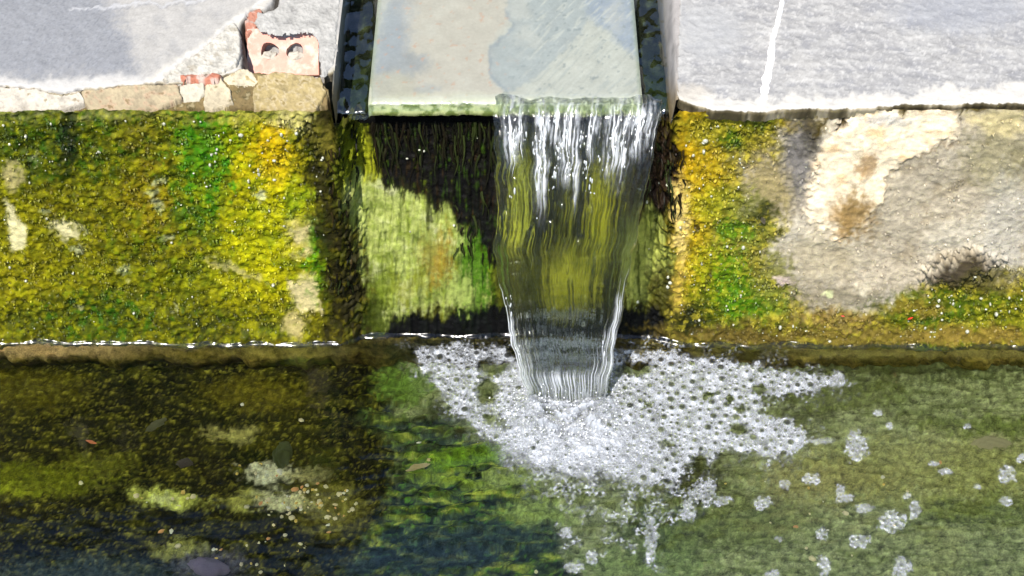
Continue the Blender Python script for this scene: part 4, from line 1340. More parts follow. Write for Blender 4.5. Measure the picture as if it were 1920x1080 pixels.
# pool surface
ic = on_z(1062, 782, -H)
px_a = axis(-0.60, 0.60, 0.0021, -1.6, 1.6, 0.05)
py_a = np.concatenate([np.arange(-2.4, -0.50, 0.05), np.arange(-0.485, -0.012, 0.0021), np.arange(-0.011, 0.012, 0.0006)])
WPX, WPY = np.meshgrid(px_a, py_a)
rr = np.hypot(WPX - ic[0], (WPY - ic[1]))
wob = fbm(WPX * 14, WPY * 14, 3, 190)
ring = np.sin((rr + 0.012 * wob) * 2 * math.pi / 0.021) * np.exp(-rr / 0.13) * ss(0.05, 0.11, rr)
ring *= 0.55 + 0.45 * ss(-0.2, 0.4, fbm(WPX * 9, WPY * 9, 2, 191))
ang = np.arctan2(WPY - ic[1], WPX - ic[0])
wz = -H + 0.00085 * ring + 0.0010 * fbm(WPX * 30, WPY * 60, 4, 192) * np.exp(-rr / 0.35)
wz += 0.0035 * fbm(WPX * 60, WPY * 60, 4, 193) * np.exp(-(rr / 0.05) ** 2) - 0.006 * np.exp(-(rr / 0.022) ** 2) + 0.0035 * np.exp(-((rr - 0.042) / 0.014) ** 2)
wz += 0.0020 * fbm(WPX * 26, WPY * 55, 3, 194) * np.exp(-((rr - 0.14) / 0.09) ** 2) * ss(0.06, -0.06, WPX)
yj = np.clip(np.searchsorted(zs, -H + .001), 0, len(zs) - 1)
wall_y = np.interp(px_a, xs, WF.Y[yj])
wall_y = np.convolve(np.pad(wall_y, 5, mode='edge'), np.hanning(13)[1:-1] / np.hanning(13).sum(), mode='valid') - 0.0004
dist = np.maximum(wall_y[None, :] - WPY, 0)
wz += 0.0046 * np.exp(-dist / 0.0034) * np.clip(0.9 + 0.8 * fbm(WPX * 22, WPX * 0, 4, 195), 0.4, 1.3) * (np.abs(WPX) < 0.59)
pool = grid_obj('pool_water', WPX, WPY, wz, M_POOL, {'scum': np.exp(-dist / 0.004).ravel()})
tag(pool, 'clear rippling pool water below the fall', 'water', kind='structure')

# =================================================================== FOAM
M_FOAM, nt, out = new_mat('foam_film')
L = nt.links.new
at = node(nt, 'ShaderNodeAttribute', attribute_name='film')
df = node(nt, 'ShaderNodeBsdfPrincipled')
df.inputs['Base Color'].default_value = (0.34, 0.355, 0.385, 1)
df.inputs['Roughness'].default_value = 0.25
tr = node(nt, 'ShaderNodeBsdfTransparent')
mx = node(nt, 'ShaderNodeMixShader')
L(at.outputs['Fac'], mx.inputs[0])
L(tr.outputs[0], mx.inputs[1])
L(df.outputs[0], mx.inputs[2])
L(mx.outputs[0], out.inputs['Surface'])


def pack(cands, rads, overlap=0.9, cell=0.008):
    """keep the candidates that do not run into each other."""
    gridd, keep = {}, []
    for i in range(len(cands)):
        x, y = cands[i]
        r = rads[i]
        gx, gy = int(x // cell), int(y // cell)
        ok = True
        for ax in (-1, 0, 1):
            for ay in (-1, 0, 1):
                for (x2, y2, r2) in gridd.get((gx + ax, gy + ay), ()):
                    if (x - x2) ** 2 + (y - y2) ** 2 < ((r + r2) * overlap) ** 2:
                        ok = False
                        break
                if not ok:
                    break
            if not ok:
                break
        if ok:
            gridd.setdefault((gx, gy), []).append((x, y, r))
            keep.append(i)
    return keep


def dome_template(ns, rings):
    V, Fm, fl = [], [], []
    for k, th in enumerate(rings):
        for s in range(ns):
            a = 2 * math.pi * s / ns
            V.append((math.sin(th) * math.cos(a), math.sin(th) * math.sin(a), math.cos(th)))
            fl.append(k)
    top = len(V)
    V.append((0, 0, 1))
    fl.append(len(rings))
    T = []
    for k in range(len(rings) - 1):
        for s in range(ns):
            a, b = k * ns + s, k * ns + (s + 1) % ns
            c, d = a + ns, b + ns
            T += [(a, b, d), (a, d, c)]
    k = len(rings) - 1
    for s in range(ns):
        T.append((k * ns + s, k * ns + (s + 1) % ns, top))
    return np.array(V), np.array(T), np.array(fl)


def pool_h(x, y):
    j = np.clip(np.searchsorted(px_a, x), 0, len(px_a) - 1)
    i = np.clip(np.searchsorted(py_a, y), 0, len(py_a) - 1)
    return wz[i, j]


class PM(Paint):
    pass


N = 150000
cx_ = RNG.uniform(-0.12, 0.40, N)
cy_ = RNG.uniform(-0.30, 0.004, N)
Q = Paint(cx_, cy_, np.full(N, -H), 1, (0, 0, 0), warp=10)
qx, qy = Q.x0, Q.y0
RAFT = ([(770, 655), (850, 648), (940, 650), (985, 690), (1000, 740), (1030, 780), (1100, 770), (1140, 730), (1150, 655), (1230, 658), (1330, 672), (1420, 684), (1500, 705), (1570, 700), (1580, 720), (1520, 735),
                 (1440, 745), (1420, 775), (1490, 790), (1520, 815), (1500, 845), (1440, 865), (1400, 845), (1350, 855), (1320, 875), (1300, 860), (1270, 905), (1200, 915), (1130, 890), (1060, 900), (960, 850), (900, 810), (850, 775), (810, 720)])
raft = Q.m_poly(RAFT, 6, 12)
HOLES = [(1190, 692, 36, 15), (1390, 805, 18, 14), (1310, 868, 16, 20), (912, 735, 22, 28, 20), (925, 690, 34, 14, -10), (930, 795, 26, 9, 20), (1330, 745, 10, 7), (1365, 750, 8, 6), (1425, 735, 16, 9), (1250, 835, 18, 8), (1215, 760, 12, 7), (1390, 770, 12, 6)]
LOWER = [(960, 830), (1100, 880), (1250, 900), (1330, 900), (1300, 960), (1180, 1000), (1080, 960), (1000, 920), (930, 870)]
TAIL = [(1060, 960), (1300, 930), (1290, 1000), (1230, 1080), (1060, 1080), (1040, 1000)]
lower = Q.m_poly(LOWER, 26, 20)
tail = Q.m_poly(TAIL, 20, 20)
# in the churned middle bubbles are minute; outwards they grow
churn = np.exp(-(((qx - 1075) / 130) ** 2 + ((qy - 830) / 75) ** 2))
big = Q.m_poly([(1150, 655), (1580, 690), (1580, 740), (1450, 750), (1530, 830), (1440, 870), (1300, 860), (1250, 760)], 20)
rad = np.exp(RNG.normal(0, 0.66, N)) * (0.0009 + 0.0006 * big) * (1 - 0.5 * churn)
rad = np.clip(rad, 0.0005, 0.0056)
sel = np.where(RNG.uniform(0, 1, N) < np.maximum(raft, np.maximum(lower, tail)))[0]


def foam_sheet(name, x0, x1, y0, y1, C, R, maskfn, step, origin=(0, 0, 0), clear=0.9):
    """froth between the cells is dense and white, each cell is a dome whose film thins towards its crown."""
    gx = np.arange(x0, x1, step)
    gy = np.arange(y0, y1, step)
    Gx, Gy = np.meshgrid(gx, gy)
    cell = np.full(Gx.shape, 9.0)
    hh = np.zeros(Gx.shape)
    for (x, y), r in zip(C, R):
        i0, i1 = np.searchsorted(gy, (y - r * 1.15, y + r * 1.15))
        j0, j1 = np.searchsorted(gx, (x - r * 1.15, x + r * 1.15))
        if i0 >= i1 or j0 >= j1:
            continue
        d = np.hypot(Gx[i0:i1, j0:j1] - x, Gy[i0:i1, j0:j1] - y) / r
        kx = 0.62 + 0.38 * math.sin(x * 9173.1 + y * 5711.7)          # how thin this bubble's crown is
        cell[i0:i1, j0:j1] = np.minimum(cell[i0:i1, j0:j1], d + (1 - kx) * 0.42)
        hh[i0:i1, j0:j1] = np.maximum(hh[i0:i1, j0:j1], r * 0.55 * np.sqrt(np.clip(1.1 - d * d, 0, 1)))
    mk = maskfn(Gx.ravel(), Gy.ravel()).reshape(Gx.shape)
    nz = fbm(Gx / 0.0011, Gy / 0.0011, 2, 205)
    dn = fbm(Gx / 0.016, Gy / 0.012, 4, 208)
    film = mk * (1 - clear * ss(0.84, 0.46, cell)) * (0.64 + 0.34 * nz + 0.42 * dn)
    film = np.clip(film, 0, 0.97)
    Gz = pool_h(Gx, Gy) + 0.0006 + hh + 0.0004 * nz
    q = grid_faces(*Gx.shape)
    q = q[(film.ravel()[q] > 0.03).any(1)]
    used = np.unique(q)
    remap = np.full(Gx.size, -1)
    remap[used] = np.arange(used.size)
    V = np.stack([Gx.ravel(), Gy.ravel(), Gz.ravel()], -1)[used] - np.array(origin)
    return raw_mesh(name, V, remap[q], 4, {'film': film.ravel()[used]})


def raft_mask(x, y):
    Q = Paint(x, y, np.full(x.size, -H), 1, (0, 0, 0), warp=10)
    qx, qy = Q.x0, Q.y0
    raft = Q.m_poly(RAFT, 9, 14)
    raft = raft * (0.25 + 0.75 * ss(-0.35, 0.15, fbm(qx / 8, qy / 6, 3, 209) + 2.2 * (raft - 0.62)))
    holes = np.maximum.reduce([Q.m_blob(*h_, soft=.35) for h_ in HOLES])
    fringe = Q.m_poly(RAFT, 40, 24) * ss(0.12, 0.30, fbm(qx / 5.5, qy / 4.5, 2, 215)) * ss(-0.2, 0.3, fbm(qx / 40, qy / 30, 3, 216)) * 0.75
    raft = np.maximum(raft, np.minimum(0.85, 2.0 * fringe))
    lower = Q.m_poly(LOWER, 26, 20) * ss(-0.12, 0.20, fbm(qx / 40, qy / 26, 4, 200))
    tail = Q.m_poly(TAIL, 20, 20) * ss(0.22, 0.34, fbm(qx / 40, qy / 26, 4, 203))
    fine = fbm(qx / 7, qy / 5, 3, 206)
    lowm = np.maximum(lower, tail) * ss(-0.15, 0.22, fine) * 0.8
    left_thin = Q.m_poly([(760, 645), (930, 645), (960, 800), (830, 800)], 20) * ss(0.1, -0.3, fbm(qx / 26, qy / 16, 3, 207))
    out = raft * (1 - holes * 0.97) * (1 - 0.55 * left_thin * ss(-0.3, 0.3, -fine))
    return np.maximum(out, lowm * (1 - holes))


order = sel[np.argsort(-rad[sel] * RNG.uniform(0.6, 1.0, sel.size))]
keep = order[pack(np.stack([cx_[order], cy_[order]], -1), rad[order], 1.06, 0.0105)]
print('bubbles', len(keep))
fo = np.array([0.12, -0.1, -H])
foam = mesh_obj('foam', foam_sheet('foam', -0.125, 0.40, -0.30, 0.006, np.stack([cx_[keep], cy_[keep]], -1), rad[keep], raft_mask, 0.00055, fo), M_FOAM)
foam.location = fo
tag(foam, 'raft of white bubbles spreading from the foot of the waterfall', 'foam', kind='stuff')

# churned white water round the impact
gx_ = np.linspace(-0.07, 0.18, 340)
gy_ = np.linspace(-0.22, -0.004, 300)
GX, GY = np.meshgrid(gx_, gy_)
QF = Paint(GX.ravel(), GY.ravel(), np.full(GX.size, -H), 1, (0, 0, 0), 14)
fq_ = np.maximum.reduce([QF.m_blob(1085, 830, 120, 52, 0, 0.6), QF.m_blob(1055, 768, 76, 40, 0, 0.5) * 0.95, QF.m_blob(1060, 700, 92, 56, 0, 0.4) * 0.95, QF.m_blob(1010, 820, 60, 30, 20, 0.7) * 0.7])
fn = fbm(QF.x0 / 30, QF.y0 / 17, 5, 210)
fn2 = fbm(QF.x0 / 9, QF.y0 / 6, 3, 212)
fst = fbm(QF.x0 / 9, QF.y0 / 46, 3, 213)
behind = QF.m_blob(1060, 690, 110, 62, 0, 0.5) * (1 - QF.m_blob(1070, 800, 140, 50, 0, 0.5))
film = np.clip(fq_ * (0.62 + 0.85 * fn + 0.45 * fn2) - behind * (0.22 - 0.9 * fst), 0, 0.93)
mound = np.exp(-(((QF.x0 - 1062) / 82) ** 2 + ((QF.y0 - 768) / 30) ** 2)) * (1 - np.exp(-(((QF.x0 - 1062) / 60) ** 2 + ((QF.y0 - 748) / 16) ** 2)))
ridge = QF.m_line([(985, 770), (1010, 796), (1060, 806), (1120, 790), (1150, 756)], 16, 12)
GZ = pool_h(GX.ravel(), GY.ravel()) + 0.0006 + 0.014 * mound * (0.8 + 0.7 * fn) + 0.009 * ridge * (0.6 + 0.9 * fn) + 0.012 * QF.m_line([(985, 646), (1040, 644), (1115, 646)], 10, 9) * np.maximum(0, 0.3 + fbm(QF.x0 / 12, QF.y0 * 0, 3, 214)) + fq_ * (0.0030 * fn + 0.0018 * fn2)
froth = grid_obj('froth', GX, GY, GZ.reshape(GX.shape), M_FOAM, {'film': film})
tag(froth, 'churned white water where the fall meets the pool', 'froth', kind='stuff')

# droplets thrown up by the splash and the crest of froth along the wall behind the fall
_rg = np.random.default_rng(97)
BV, BF, boff = [], [], 0
V0s, T0s = None, None
bm = bmesh.new()
bmesh.ops.create_icosphere(bm, subdivisions=1, radius=1)
V0s = np.array([v.co[:] for v in bm.verts])
T0s = np.array([[v.index for v in f.verts] for f in bm.faces])
bm.free()
for k_ in range(1050):
    if k_ < 800:
        a_, rr0_ = _rg.uniform(0, 6.283), abs(_rg.normal(0.05, 0.022))
        q = np.array([ic[0] + rr0_ * math.cos(a_), ic[1] + 0.004 + rr0_ * 0.75 * math.sin(a_), 0])
        q[2] = -H + abs(_rg.normal(0, 0.010)) * math.exp(-((rr0_ - .035) / .03) ** 2) + 0.001
        r_ = 0.0003 + 0.0009 * _rg.uniform() ** 2.2
    else:
        t_ = _rg.uniform(985, 1125)
        w0 = on_z(t_, 646 + _rg.normal(0, 4), -H)
        q = np.array([w0[0], w0[1], -H + abs(_rg.normal(0, 0.0055 * (1 + .7 * math.sin(t_ / 9)))) * .7])
        r_ = _rg.uniform(0.0007, 0.0019)
    BV.append(V0s * r_ * np.array([1, 1, _rg.uniform(.8, 1.6)]) + q)
    BF.append(T0s + boff)
    boff += len(V0s)
o = mesh_obj('glints_and_spray', raw_mesh('glints_and_spray', np.concatenate(BV), np.concatenate(BF), 3), M_GLINT_SPRAY)
tag(o, 'spray and froth beads around the foot of the fall', 'water spray', kind='stuff')

# drifting clumps
CL = [(1606, 838, 22, 30, 'round foam clump of large bubbles just right of the foam raft'), (1570, 712, 16, 14, "ragged foam clump at the tip of the upper arm of the foam raft"), (1540, 828, 26, 6, "thin bridge of foam between the raft and the round clump"), (1668, 800, 9, 7, None), (1646, 775, 10, 6, None), (1890, 890, 18, 17, 'oval ring of foam bubbles at the right edge of the pool'),
      (1812, 800, 8, 5, None), (1772, 886, 13, 7, None), (1832, 913, 7, 6, None), (1886, 940, 12, 9, "small foam clump below the oval ring at the right edge"), (1715, 958, 11, 20, 'upright narrow foam clump right of the middle of the green bed'), (1672, 980, 26, 20, 'triangular foam clump drifting over the green bed'),
      (1520, 900, 17, 12, "foam clump just below the lower arm of the raft"), (1470, 910, 12, 8, None), (1575, 925, 10, 20, "curved foam clump standing beside a flat one on the green bed"), (1590, 935, 14, 7, "flat foam clump touching a curved upright one"), (1430, 945, 18, 14, "pointed foam clump below and left of the raft’s lower arm"), (1355, 940, 16, 10, "small foam clump right of the ragged one below the raft gap"), (1320, 925, 26, 26, 'ragged foam clump below the dark gap in the foam raft'), (1290, 955, 14, 24, "upright foam clump left of the ragged one below the raft gap"),
      (1540, 1003, 11, 14, "oval foam clump left of the broad low one"), (1610, 1015, 20, 14, 'broad foam clump low on the right of the pool'), (1545, 1060, 12, 20, "upright foam clump at the bottom edge below the oval one"), (1690, 1065, 18, 20, "tall foam clump at the bottom edge toward the right corner"), (1620, 955, 18, 8, "flat foam clump left of the triangular one"), (1220, 1010, 12, 40, 'long upright strip of foam near the bottom of the pool'),
      (1075, 1065, 20, 10, "leftmost foam clump at the bottom edge of the pool"), (1110, 1045, 12, 14, "foam clump just above the leftmost bottom one"), (1060, 1000, 14, 10, "foam clump furthest left, near the dark blue water"), (1460, 1012, 10, 5, None), (1700, 930, 8, 6, None), (1915, 860, 10, 8, "foam clump cut by the right edge of the picture"), (1750, 870, 10, 5, None), (1450, 1078, 14, 8, None)]
for k, (a, b, ra, rb, lab) in enumerate(CL):
    ctr = on_z(a, b, -H)
    n_c = int(60 + ra * rb * 1.6)
    ux = RNG.uniform(-1.15, 1.15, n_c) * ra
    uy = RNG.uniform(-1.15, 1.15, n_c) * rb
    inside = (ux / ra) ** 2 + (uy / rb) ** 2 + 0.55 * fbm(ux / 9 + k * 5, uy / 9, 3, 220) < 0.85
    pts_ = np.array([on_z(a + x_, b + y_, -H)[:2] for x_, y_ in zip(ux[inside], uy[inside])])
    if len(pts_) < 3:
        pts_ = np.array([ctr[:2] + RNG.normal(0, .002, 2) for _ in range(6)])
    rr_ = np.clip(np.exp(RNG.normal(0, 0.4, len(pts_))) * (0.0015 if min(ra, rb) > 10 else 0.0009), 0.0005, 0.0036)
    od = np.argsort(-rr_ * RNG.uniform(.6, 1, len(rr_)))
    kp = od[pack(pts_[od], rr_[od], 1.04)]

    def cmask(x, y, a=a, b=b, ra=ra, rb=rb, k=k):
        X, Y = proj(x, y, np.full(x.size, -H))
        d = np.sqrt(((X - a) / ra) ** 2 + ((Y - b) / rb) ** 2) + 0.45 * fbm(X / 11 + k * 5, Y / 11, 3, 220) + 0.2 * fbm(X / 4, Y / 4 + k, 2, 221)
        return ss(1.05, 0.85, d) * 0.72
    hx_, hy_ = ra * 1.6 / F_PX * 1.7, rb * 1.6 / F_PX * 1.7 * 1.35
    o = mesh_obj('foam_clump', foam_sheet('foam_clump', ctr[0] - hx_, ctr[0] + hx_, ctr[1] - hy_, ctr[1] + hy_, pts_[kp], rr_[kp], cmask, 0.0006, ctr), M_FOAM)
    o.location = ctr
    tag(o, lab or 'small loose clump of white bubbles drifting on the pool', 'foam clump', 'foam clumps drifting on the pool')

# =================================================================== MOSS, ALGAE, DROPLETS
def tufts(n, accept, hmin, hmax, seed):
    rg = np.random.default_rng(seed)
    x = rg.uniform(-0.56, 0.56, n)
    z = rg.uniform(-H + 0.001, -0.012, n)
    y, c_, m_ = WF.at(x, z)
    q = Paint(x, np.zeros(n), z, 1, (0, 0, 0), 10)
    k = (rg.uniform(0, 1, n) < accept(q, m_)) & ((np.abs(x) > 0.178) | (z < -0.06))
    x, y, z, c_ = x[k], y[k], z[k], c_[k]
    n = len(x)
    nb = 4
    a = rg.uniform(0, 2 * math.pi, (n, nb))
    h = rg.uniform(hmin, hmax, (n, nb))
    sp = h * rg.uniform(0.3, 1.0, (n, nb))
    w = h * 0.28
    bx_, bz_ = x[:, None] + 0 * a, z[:, None] + 0 * a
    by_ = y[:, None] + 0.0006 + 0 * a
    tipx = bx_ + np.cos(a) * sp
    tipz = bz_ + np.sin(a) * sp - h * 0.25
    tipy = by_ - h * 0.75
    px_ = -np.sin(a) * w
    pz_ = np.cos(a) * w
    mx_, mz_, my_ = (bx_ + tipx) / 2, (bz_ + tipz) / 2 + h * .1, (by_ + tipy) / 2 - h * .15
    A = np.stack([bx_ - px_ * .6, by_, bz_ - pz_ * .6], -1)
    Bv = np.stack([bx_ + px_ * .6, by_, bz_ + pz_ * .6], -1)
    Cv = np.stack([mx_ + px_, my_, mz_ + pz_], -1)
    Dv = np.stack([tipx, tipy, tipz], -1)
    Ev = np.stack([mx_ - px_, my_, mz_ - pz_], -1)
    V = np.stack([A, Bv, Cv, Dv, Ev], 2).reshape(-1, 3)
    i = np.arange(n * nb) * 5
    T = np.stack([np.stack([i, i + 1, i + 2], -1), np.stack([i, i + 2, i + 4], -1), np.stack([i + 4, i + 2, i + 3], -1)], 1).reshape(-1, 3)
    cc = np.repeat(c_[:, None, :], nb, 1) * rg.uniform(0.75, 1.35, (n, nb, 1))
    cc = np.repeat(cc[:, :, None, :], 5, 2).reshape(-1, 3)
    return V, T, np.clip(cc, 0.003, .8)


def acc_left(q, m):
    return np.clip(m * (1 - ss(560, 640, q.x0)) * (0.30 + 0.9 * ss(-0.1, 0.4, fbm(q.x0 / 40, q.y0 / 30, 3, 230))), 0, 1)


def acc_right(q, m):
    return np.clip(m * ss(1255, 1300, q.x0) * (0.4 + 0.8 * ss(-0.1, 0.4, fbm(q.x0 / 40, q.y0 / 30, 3, 231))), 0, 1)


V, T, cc = tufts(26000, acc_left, 0.0012, 0.0034, 31)
o = mesh_obj('moss', raw_mesh('moss', V, T, 3, {'Col': cc}), M_MOSS)
tag(o, 'yellow and green moss carpet on the wall left of the waterfall', 'moss', kind='stuff')
V, T, cc = tufts(30000, acc_right, 0.0012, 0.0036, 32)
o = mesh_obj('moss', raw_mesh('moss', V, T, 3, {'Col': cc}), M_MOSS)
tag(o, 'yellow green moss edging the bare wall right of the waterfall', 'moss', kind='stuff')


def strands(n, spots, seed, cols):
    """hanging wet threads that cling to the wall; spots = (px range, py top range, length range in m)."""
    rg = np.random.default_rng(seed)
    VV, TTt, CC, off = [], [], [], 0
    SEG = 7
    for (x0, x1, y0, y1, l0, l1, wgt, ytop) in spots:
        for _ in range(int(n * wgt)):
            a, b = rg.uniform(x0, x1), rg.uniform(y0, y1)
            q = on_y(a, b, 0.0 if ytop is None else ytop)
            if abs(q[0]) < 0.178:
                q[2] = min(q[2], -0.053)
            ln_ = rg.uniform(l0, l1)
            w = rg.uniform(0.0006, 0.0016)
            dx = rg.normal(0, 0.10)
            c = np.array(cols[rg.integers(len(cols))]) * rg.uniform(0.6, 1.4)
            ph = rg.uniform(0, 6.28)
            vs = []
            for s in range(SEG + 1):
                t_ = s / SEG
                z = q[2] - ln_ * t_
                x = q[0] + dx * ln_ * t_ + 0.0012 * math.sin(ph + t_ * 5)
                yw_, _c, _m = WF.at(np.array([x]), np.array([max(z, zs[0])]))
                yl_ = float(yw_[0]) - 0.0016 - 0.0012 * math.sin(t_ * 3.1)
                yy = yl_ if ytop is None else (ytop * max(0, 1 - t_ * 3) + yl_ * min(1, t_ * 3))
                ww_ = w * (1 - 0.85 * t_ ** 1.5)
                vs += [(x - ww_, yy + ww_ * .5, z), (x, yy - ww_ * .8, z), (x + ww_, yy + ww_ * .5, z)]
            VV += vs
            for s in range(SEG):
                i_ = off + s * 3
                TTt += [(i_, i_ + 1, i_ + 4, i_ + 3), (i_ + 1, i_ + 2, i_ + 5, i_ + 4)]
            CC += [c] * len(vs)
            off += len(vs)
    return raw_mesh('hanging_algae', np.array(VV), np.array(TTt), 4, {'Col': np.clip(np.array(CC), .002, .5)})


dark = [(0.006, 0.006, 0.003), (0.010, 0.010, 0.004), (0.018, 0.024, 0.006), (0.008, 0.006, 0.003)]
green = [(0.05, 0.09, 0.008), (0.08, 0.11, 0.012), (0.03, 0.06, 0.006)]
o = mesh_obj('hanging_algae', strands(90, [(690, 930, 240, 340, 0.015, 0.05, 1.0, None), (850, 935, 400, 500, 0.01, 0.03, .25, None)], 41, dark), M_ALGAE)
tag(o, 'dark dripping algae threads under the tile lip left of the fall', 'algae', kind='stuff')
o = mesh_obj('hanging_algae', strands(80, [(1190, 1285, 230, 400, 0.012, 0.035, 1.0, None), (610, 670, 240, 540, 0.012, 0.03, 0.6, None)], 42, dark + [(0.03, 0.02, 0.006)]), M_ALGAE)
tag(o, 'brown wet algae threads down both edges of the recess', 'algae', kind='stuff')

# beads of water on moss and lip
rg = np.random.default_rng(51)
n = 5200
x = rg.uniform(-0.56, 0.56, n)
z = rg.uniform(-H + 0.004, -0.015, n)
yq, _c, mq = WF.at(x, z)
q = Paint(x, np.zeros(n), z, 1, (0, 0, 0), 10)
dens = mq * np.clip(0.12 + 0.75 * q.m_blob(470, 300, 140, 120, 0, .7) + 0.5 * q.m_blob(60, 270, 120, 60) + 0.8 * q.m_blob(1360, 330, 110, 160, 0, .7) + 0.7 * q.m_blob(1360, 560, 130, 80) + 0.8 * q.m_blob(1850, 570, 120, 60)
                    + 0.5 * q.m_blob(620, 230, 60, 50) + 0.5 * q.m_blob(800, 360, 110, 120, 0, .7) + 0.5 * q.m_blob(1640, 620, 280, 16), 0, 1)
dens = dens * ss(0.0, 0.35, fbm(q.x0 / 22, q.y0 / 16, 3, 240)) * ((np.abs(x) > 0.175) | (z < -0.07))
k = rg.uniform(0, 1, n) < dens
x, z, yq = x[k], z[k], yq[k]
r = np.clip(np.exp(rg.normal(0, .5, len(x))) * 0.0008, .0004, .0022)
C = np.stack([x, yq - 0.0012, z], -1)
V0, T0, _ = dome_template(8, [math.radians(a) for a in (150, 120, 90, 60, 30)])
V0 = V0[:, [0, 2, 1]] * np.array([1, -1, 1.15])
V = V0[None] * (r[:, None] * rg.uniform(.6, 1.5, (len(C), 3)))[:, None, :] + C[:, None, :]
T = T0[None] + (np.arange(len(C)) * len(V0))[:, None, None]
M_BEAD = painted('water_bead', rough=0.18, grain=10, bump=0, speck=0, color=(0.34, 0.34, 0.26), coat=1.0)
o = mesh_obj('water_beads', raw_mesh('water_beads', V.reshape(-1, 3), T.reshape(-1, 3), 3), M_BEAD)
tag(o, 'glinting beads of water and lime grains caught in the wall moss', 'water beads', kind='stuff')

# =================================================================== PEBBLES, STONES, LEAVES
def stone_mesh(seed, sub=2, flat=0.65, name='pebble'):
    bm = bmesh.new()
    bmesh.ops.create_icosphere(bm, subdivisions=sub, radius=1)
    for v in bm.verts:
        n_ = v.co.normalized()
        d = 1 + 0.38 * float(gn(n_.x * 1.6 + n_.z, n_.y * 1.6 - n_.z, seed)) + 0.10 * float(gn(n_.x * 4, n_.y * 4 + n_.z * 3, seed + 5))
        v.co = Vector((n_.x * d, n_.y * d * 0.8, n_.z * d * flat))
    for f in bm.faces:
        f.smooth = True
    me_ = bpy.data.meshes.new(name)
    bm.to_mesh(me_)
    bm.free()
    return me_


PMATS = [painted('pebble_cream', rough=0.5, grain=200, bump=.2, speck=.1, color=(0.82, 0.72, 0.46)), painted('pebble_yellow', rough=0.5, grain=200, bump=.2, speck=.1, color=(0.74, 0.52, 0.13)),
         painted('pebble_white', rough=0.5, grain=200, bump=.2, speck=.1, color=(0.85, 0.81, 0.70)), painted('pebble_orange', rough=0.5, grain=200, bump=.2, speck=.1, color=(0.70, 0.34, 0.13))]
PMESH = []
for mi, m in enumerate(PMATS):
    for s in range(2):
        me_ = stone_mesh(60 + mi * 3 + s, 1)
        me_.materials.append(m)
        PMESH.append(me_)


def pebble(a, b, r_px, mi, label, group='pale pebbles on the pool bed'):
    q = on_z(a, b, ZA)
    o_ = bpy.data.objects.new('pebble', PMESH[mi * 2 + random.randrange(2)])
    r_ = r_px / F_PX * 1.72
    o_.location = (q[0], q[1], floor_z(q[0], q[1]) + r_ * 0.35)
    o_.scale = (r_ * random.uniform(.9, 1.3), r_ * random.uniform(.9, 1.2), r_)
    o_.rotation_euler = (random.uniform(-.3, .3), random.uniform(-.3, .3), random.uniform(0, 6.3))
    link(o_)
    tag(o_, label, 'pebble', group)


for (a, b, r_, mi, lab) in [(303, 995, 6, 3, 'salmon pebble, left of a touching pair on the dark pool bed'), (321, 995, 5, 2, 'white pebble, right of a touching pair on the dark pool bed'), (334, 1025, 6, 0, 'cream pebble alone below the touching pair near the lower left'),
                            (152, 908, 5, 0, 'lone cream pebble on the shade-painted moss at far left'), (400, 1028, 4, 2, 'small white pebble low on the dark bed'), (785, 828, 5, 2, 'white pebble below the dark water left of the foam'),
                            (1584, 965, 6, 0, 'cream pebble pair on the green bed at lower right'), (1655, 895, 5, 2, 'white pebble on the green bed right of the foam raft'), (1492, 990, 5, 3, 'orange pebble on the green bed at lower right'),
                            (1523, 1048, 7, 0, 'angular cream pebble near the bottom right edge'), (1762, 870, 4, 3, 'small pink pebble on the green bed at right'), (420, 1072, 5, 0, 'cream pebble beside the violet stone at the bottom'),
                            (1005, 1068, 4, 0, 'tiny cream pebble at the bottom middle'), (566, 702, 0, 0, None), (455, 760, 4, 2, 'small pale pebble below the footing left of the fall'), (565, 790, 5, 0, 'cream pebble on the moss above the pebble patch')]:
    if r_:
        pebble(a, b, r_, mi, lab)
for (cx0, cy0, rx0, ry0, n0, lab) in [(600, 940, 70, 34, 46, 'small pale pebble in the crowded pebble patch left of the ripples'), (520, 955, 60, 30, 16, 'pale pebble in the loose scatter beside the pebble patch'),
                                      (560, 990, 70, 40, 14, 'yellowish pebble strewn below the pebble patch'), (480, 1045, 100, 30, 12, 'small pebble strewn along the bottom edge of the dark bed'),
                                      (310, 930, 60, 24, 8, 'tiny yellow pebble on the painted sun dapple at left'), (480, 880, 60, 14, 7, 'cream pebble by the painted pale dapple above the pebbles'),
                                      (1480, 960, 260, 90, 14, 'tiny pale pebble strewn over the green bed at right')]:
    for _ in range(n0):
        a_, r0 = random.uniform(0, 6.283), math.sqrt(random.random())
        pebble(cx0 + rx0 * r0 * math.cos(a_), cy0 + ry0 * r0 * math.sin(a_), random.choice([2.5, 3, 3, 4, 4, 5, 6]) * (0.75 if cx0 > 1000 else 1), random.choice([0, 0, 0, 1, 1, 2, 3]), lab)


def big_stone(a, b, rx, ry, rz, color, label, seed, rotz=0.0, grain=120):
    q = on_z(a, b, ZA)
    me_ = stone_mesh(seed, 4, 1.0, 'stone')
    me_.materials.append(painted('stone_' + str(seed), rough=0.7, grain=grain, bump=.5, speck=.3, color=tuple(np.clip(lin(color) / K_FLOOR, 0, .8)), bump_dist=.01))
    o_ = mesh_obj('stone', me_, None)
    o_.location = (q[0], q[1], floor_z(q[0], q[1]) + rz * .2)
    s_ = 1.72 / F_PX
    o_.scale = (rx * s_, ry * s_ * 1.5, rz)
    o_.rotation_euler = (0, 0, rotz)
    tag(o_, label, 'stone', 'stones on the pool bed')


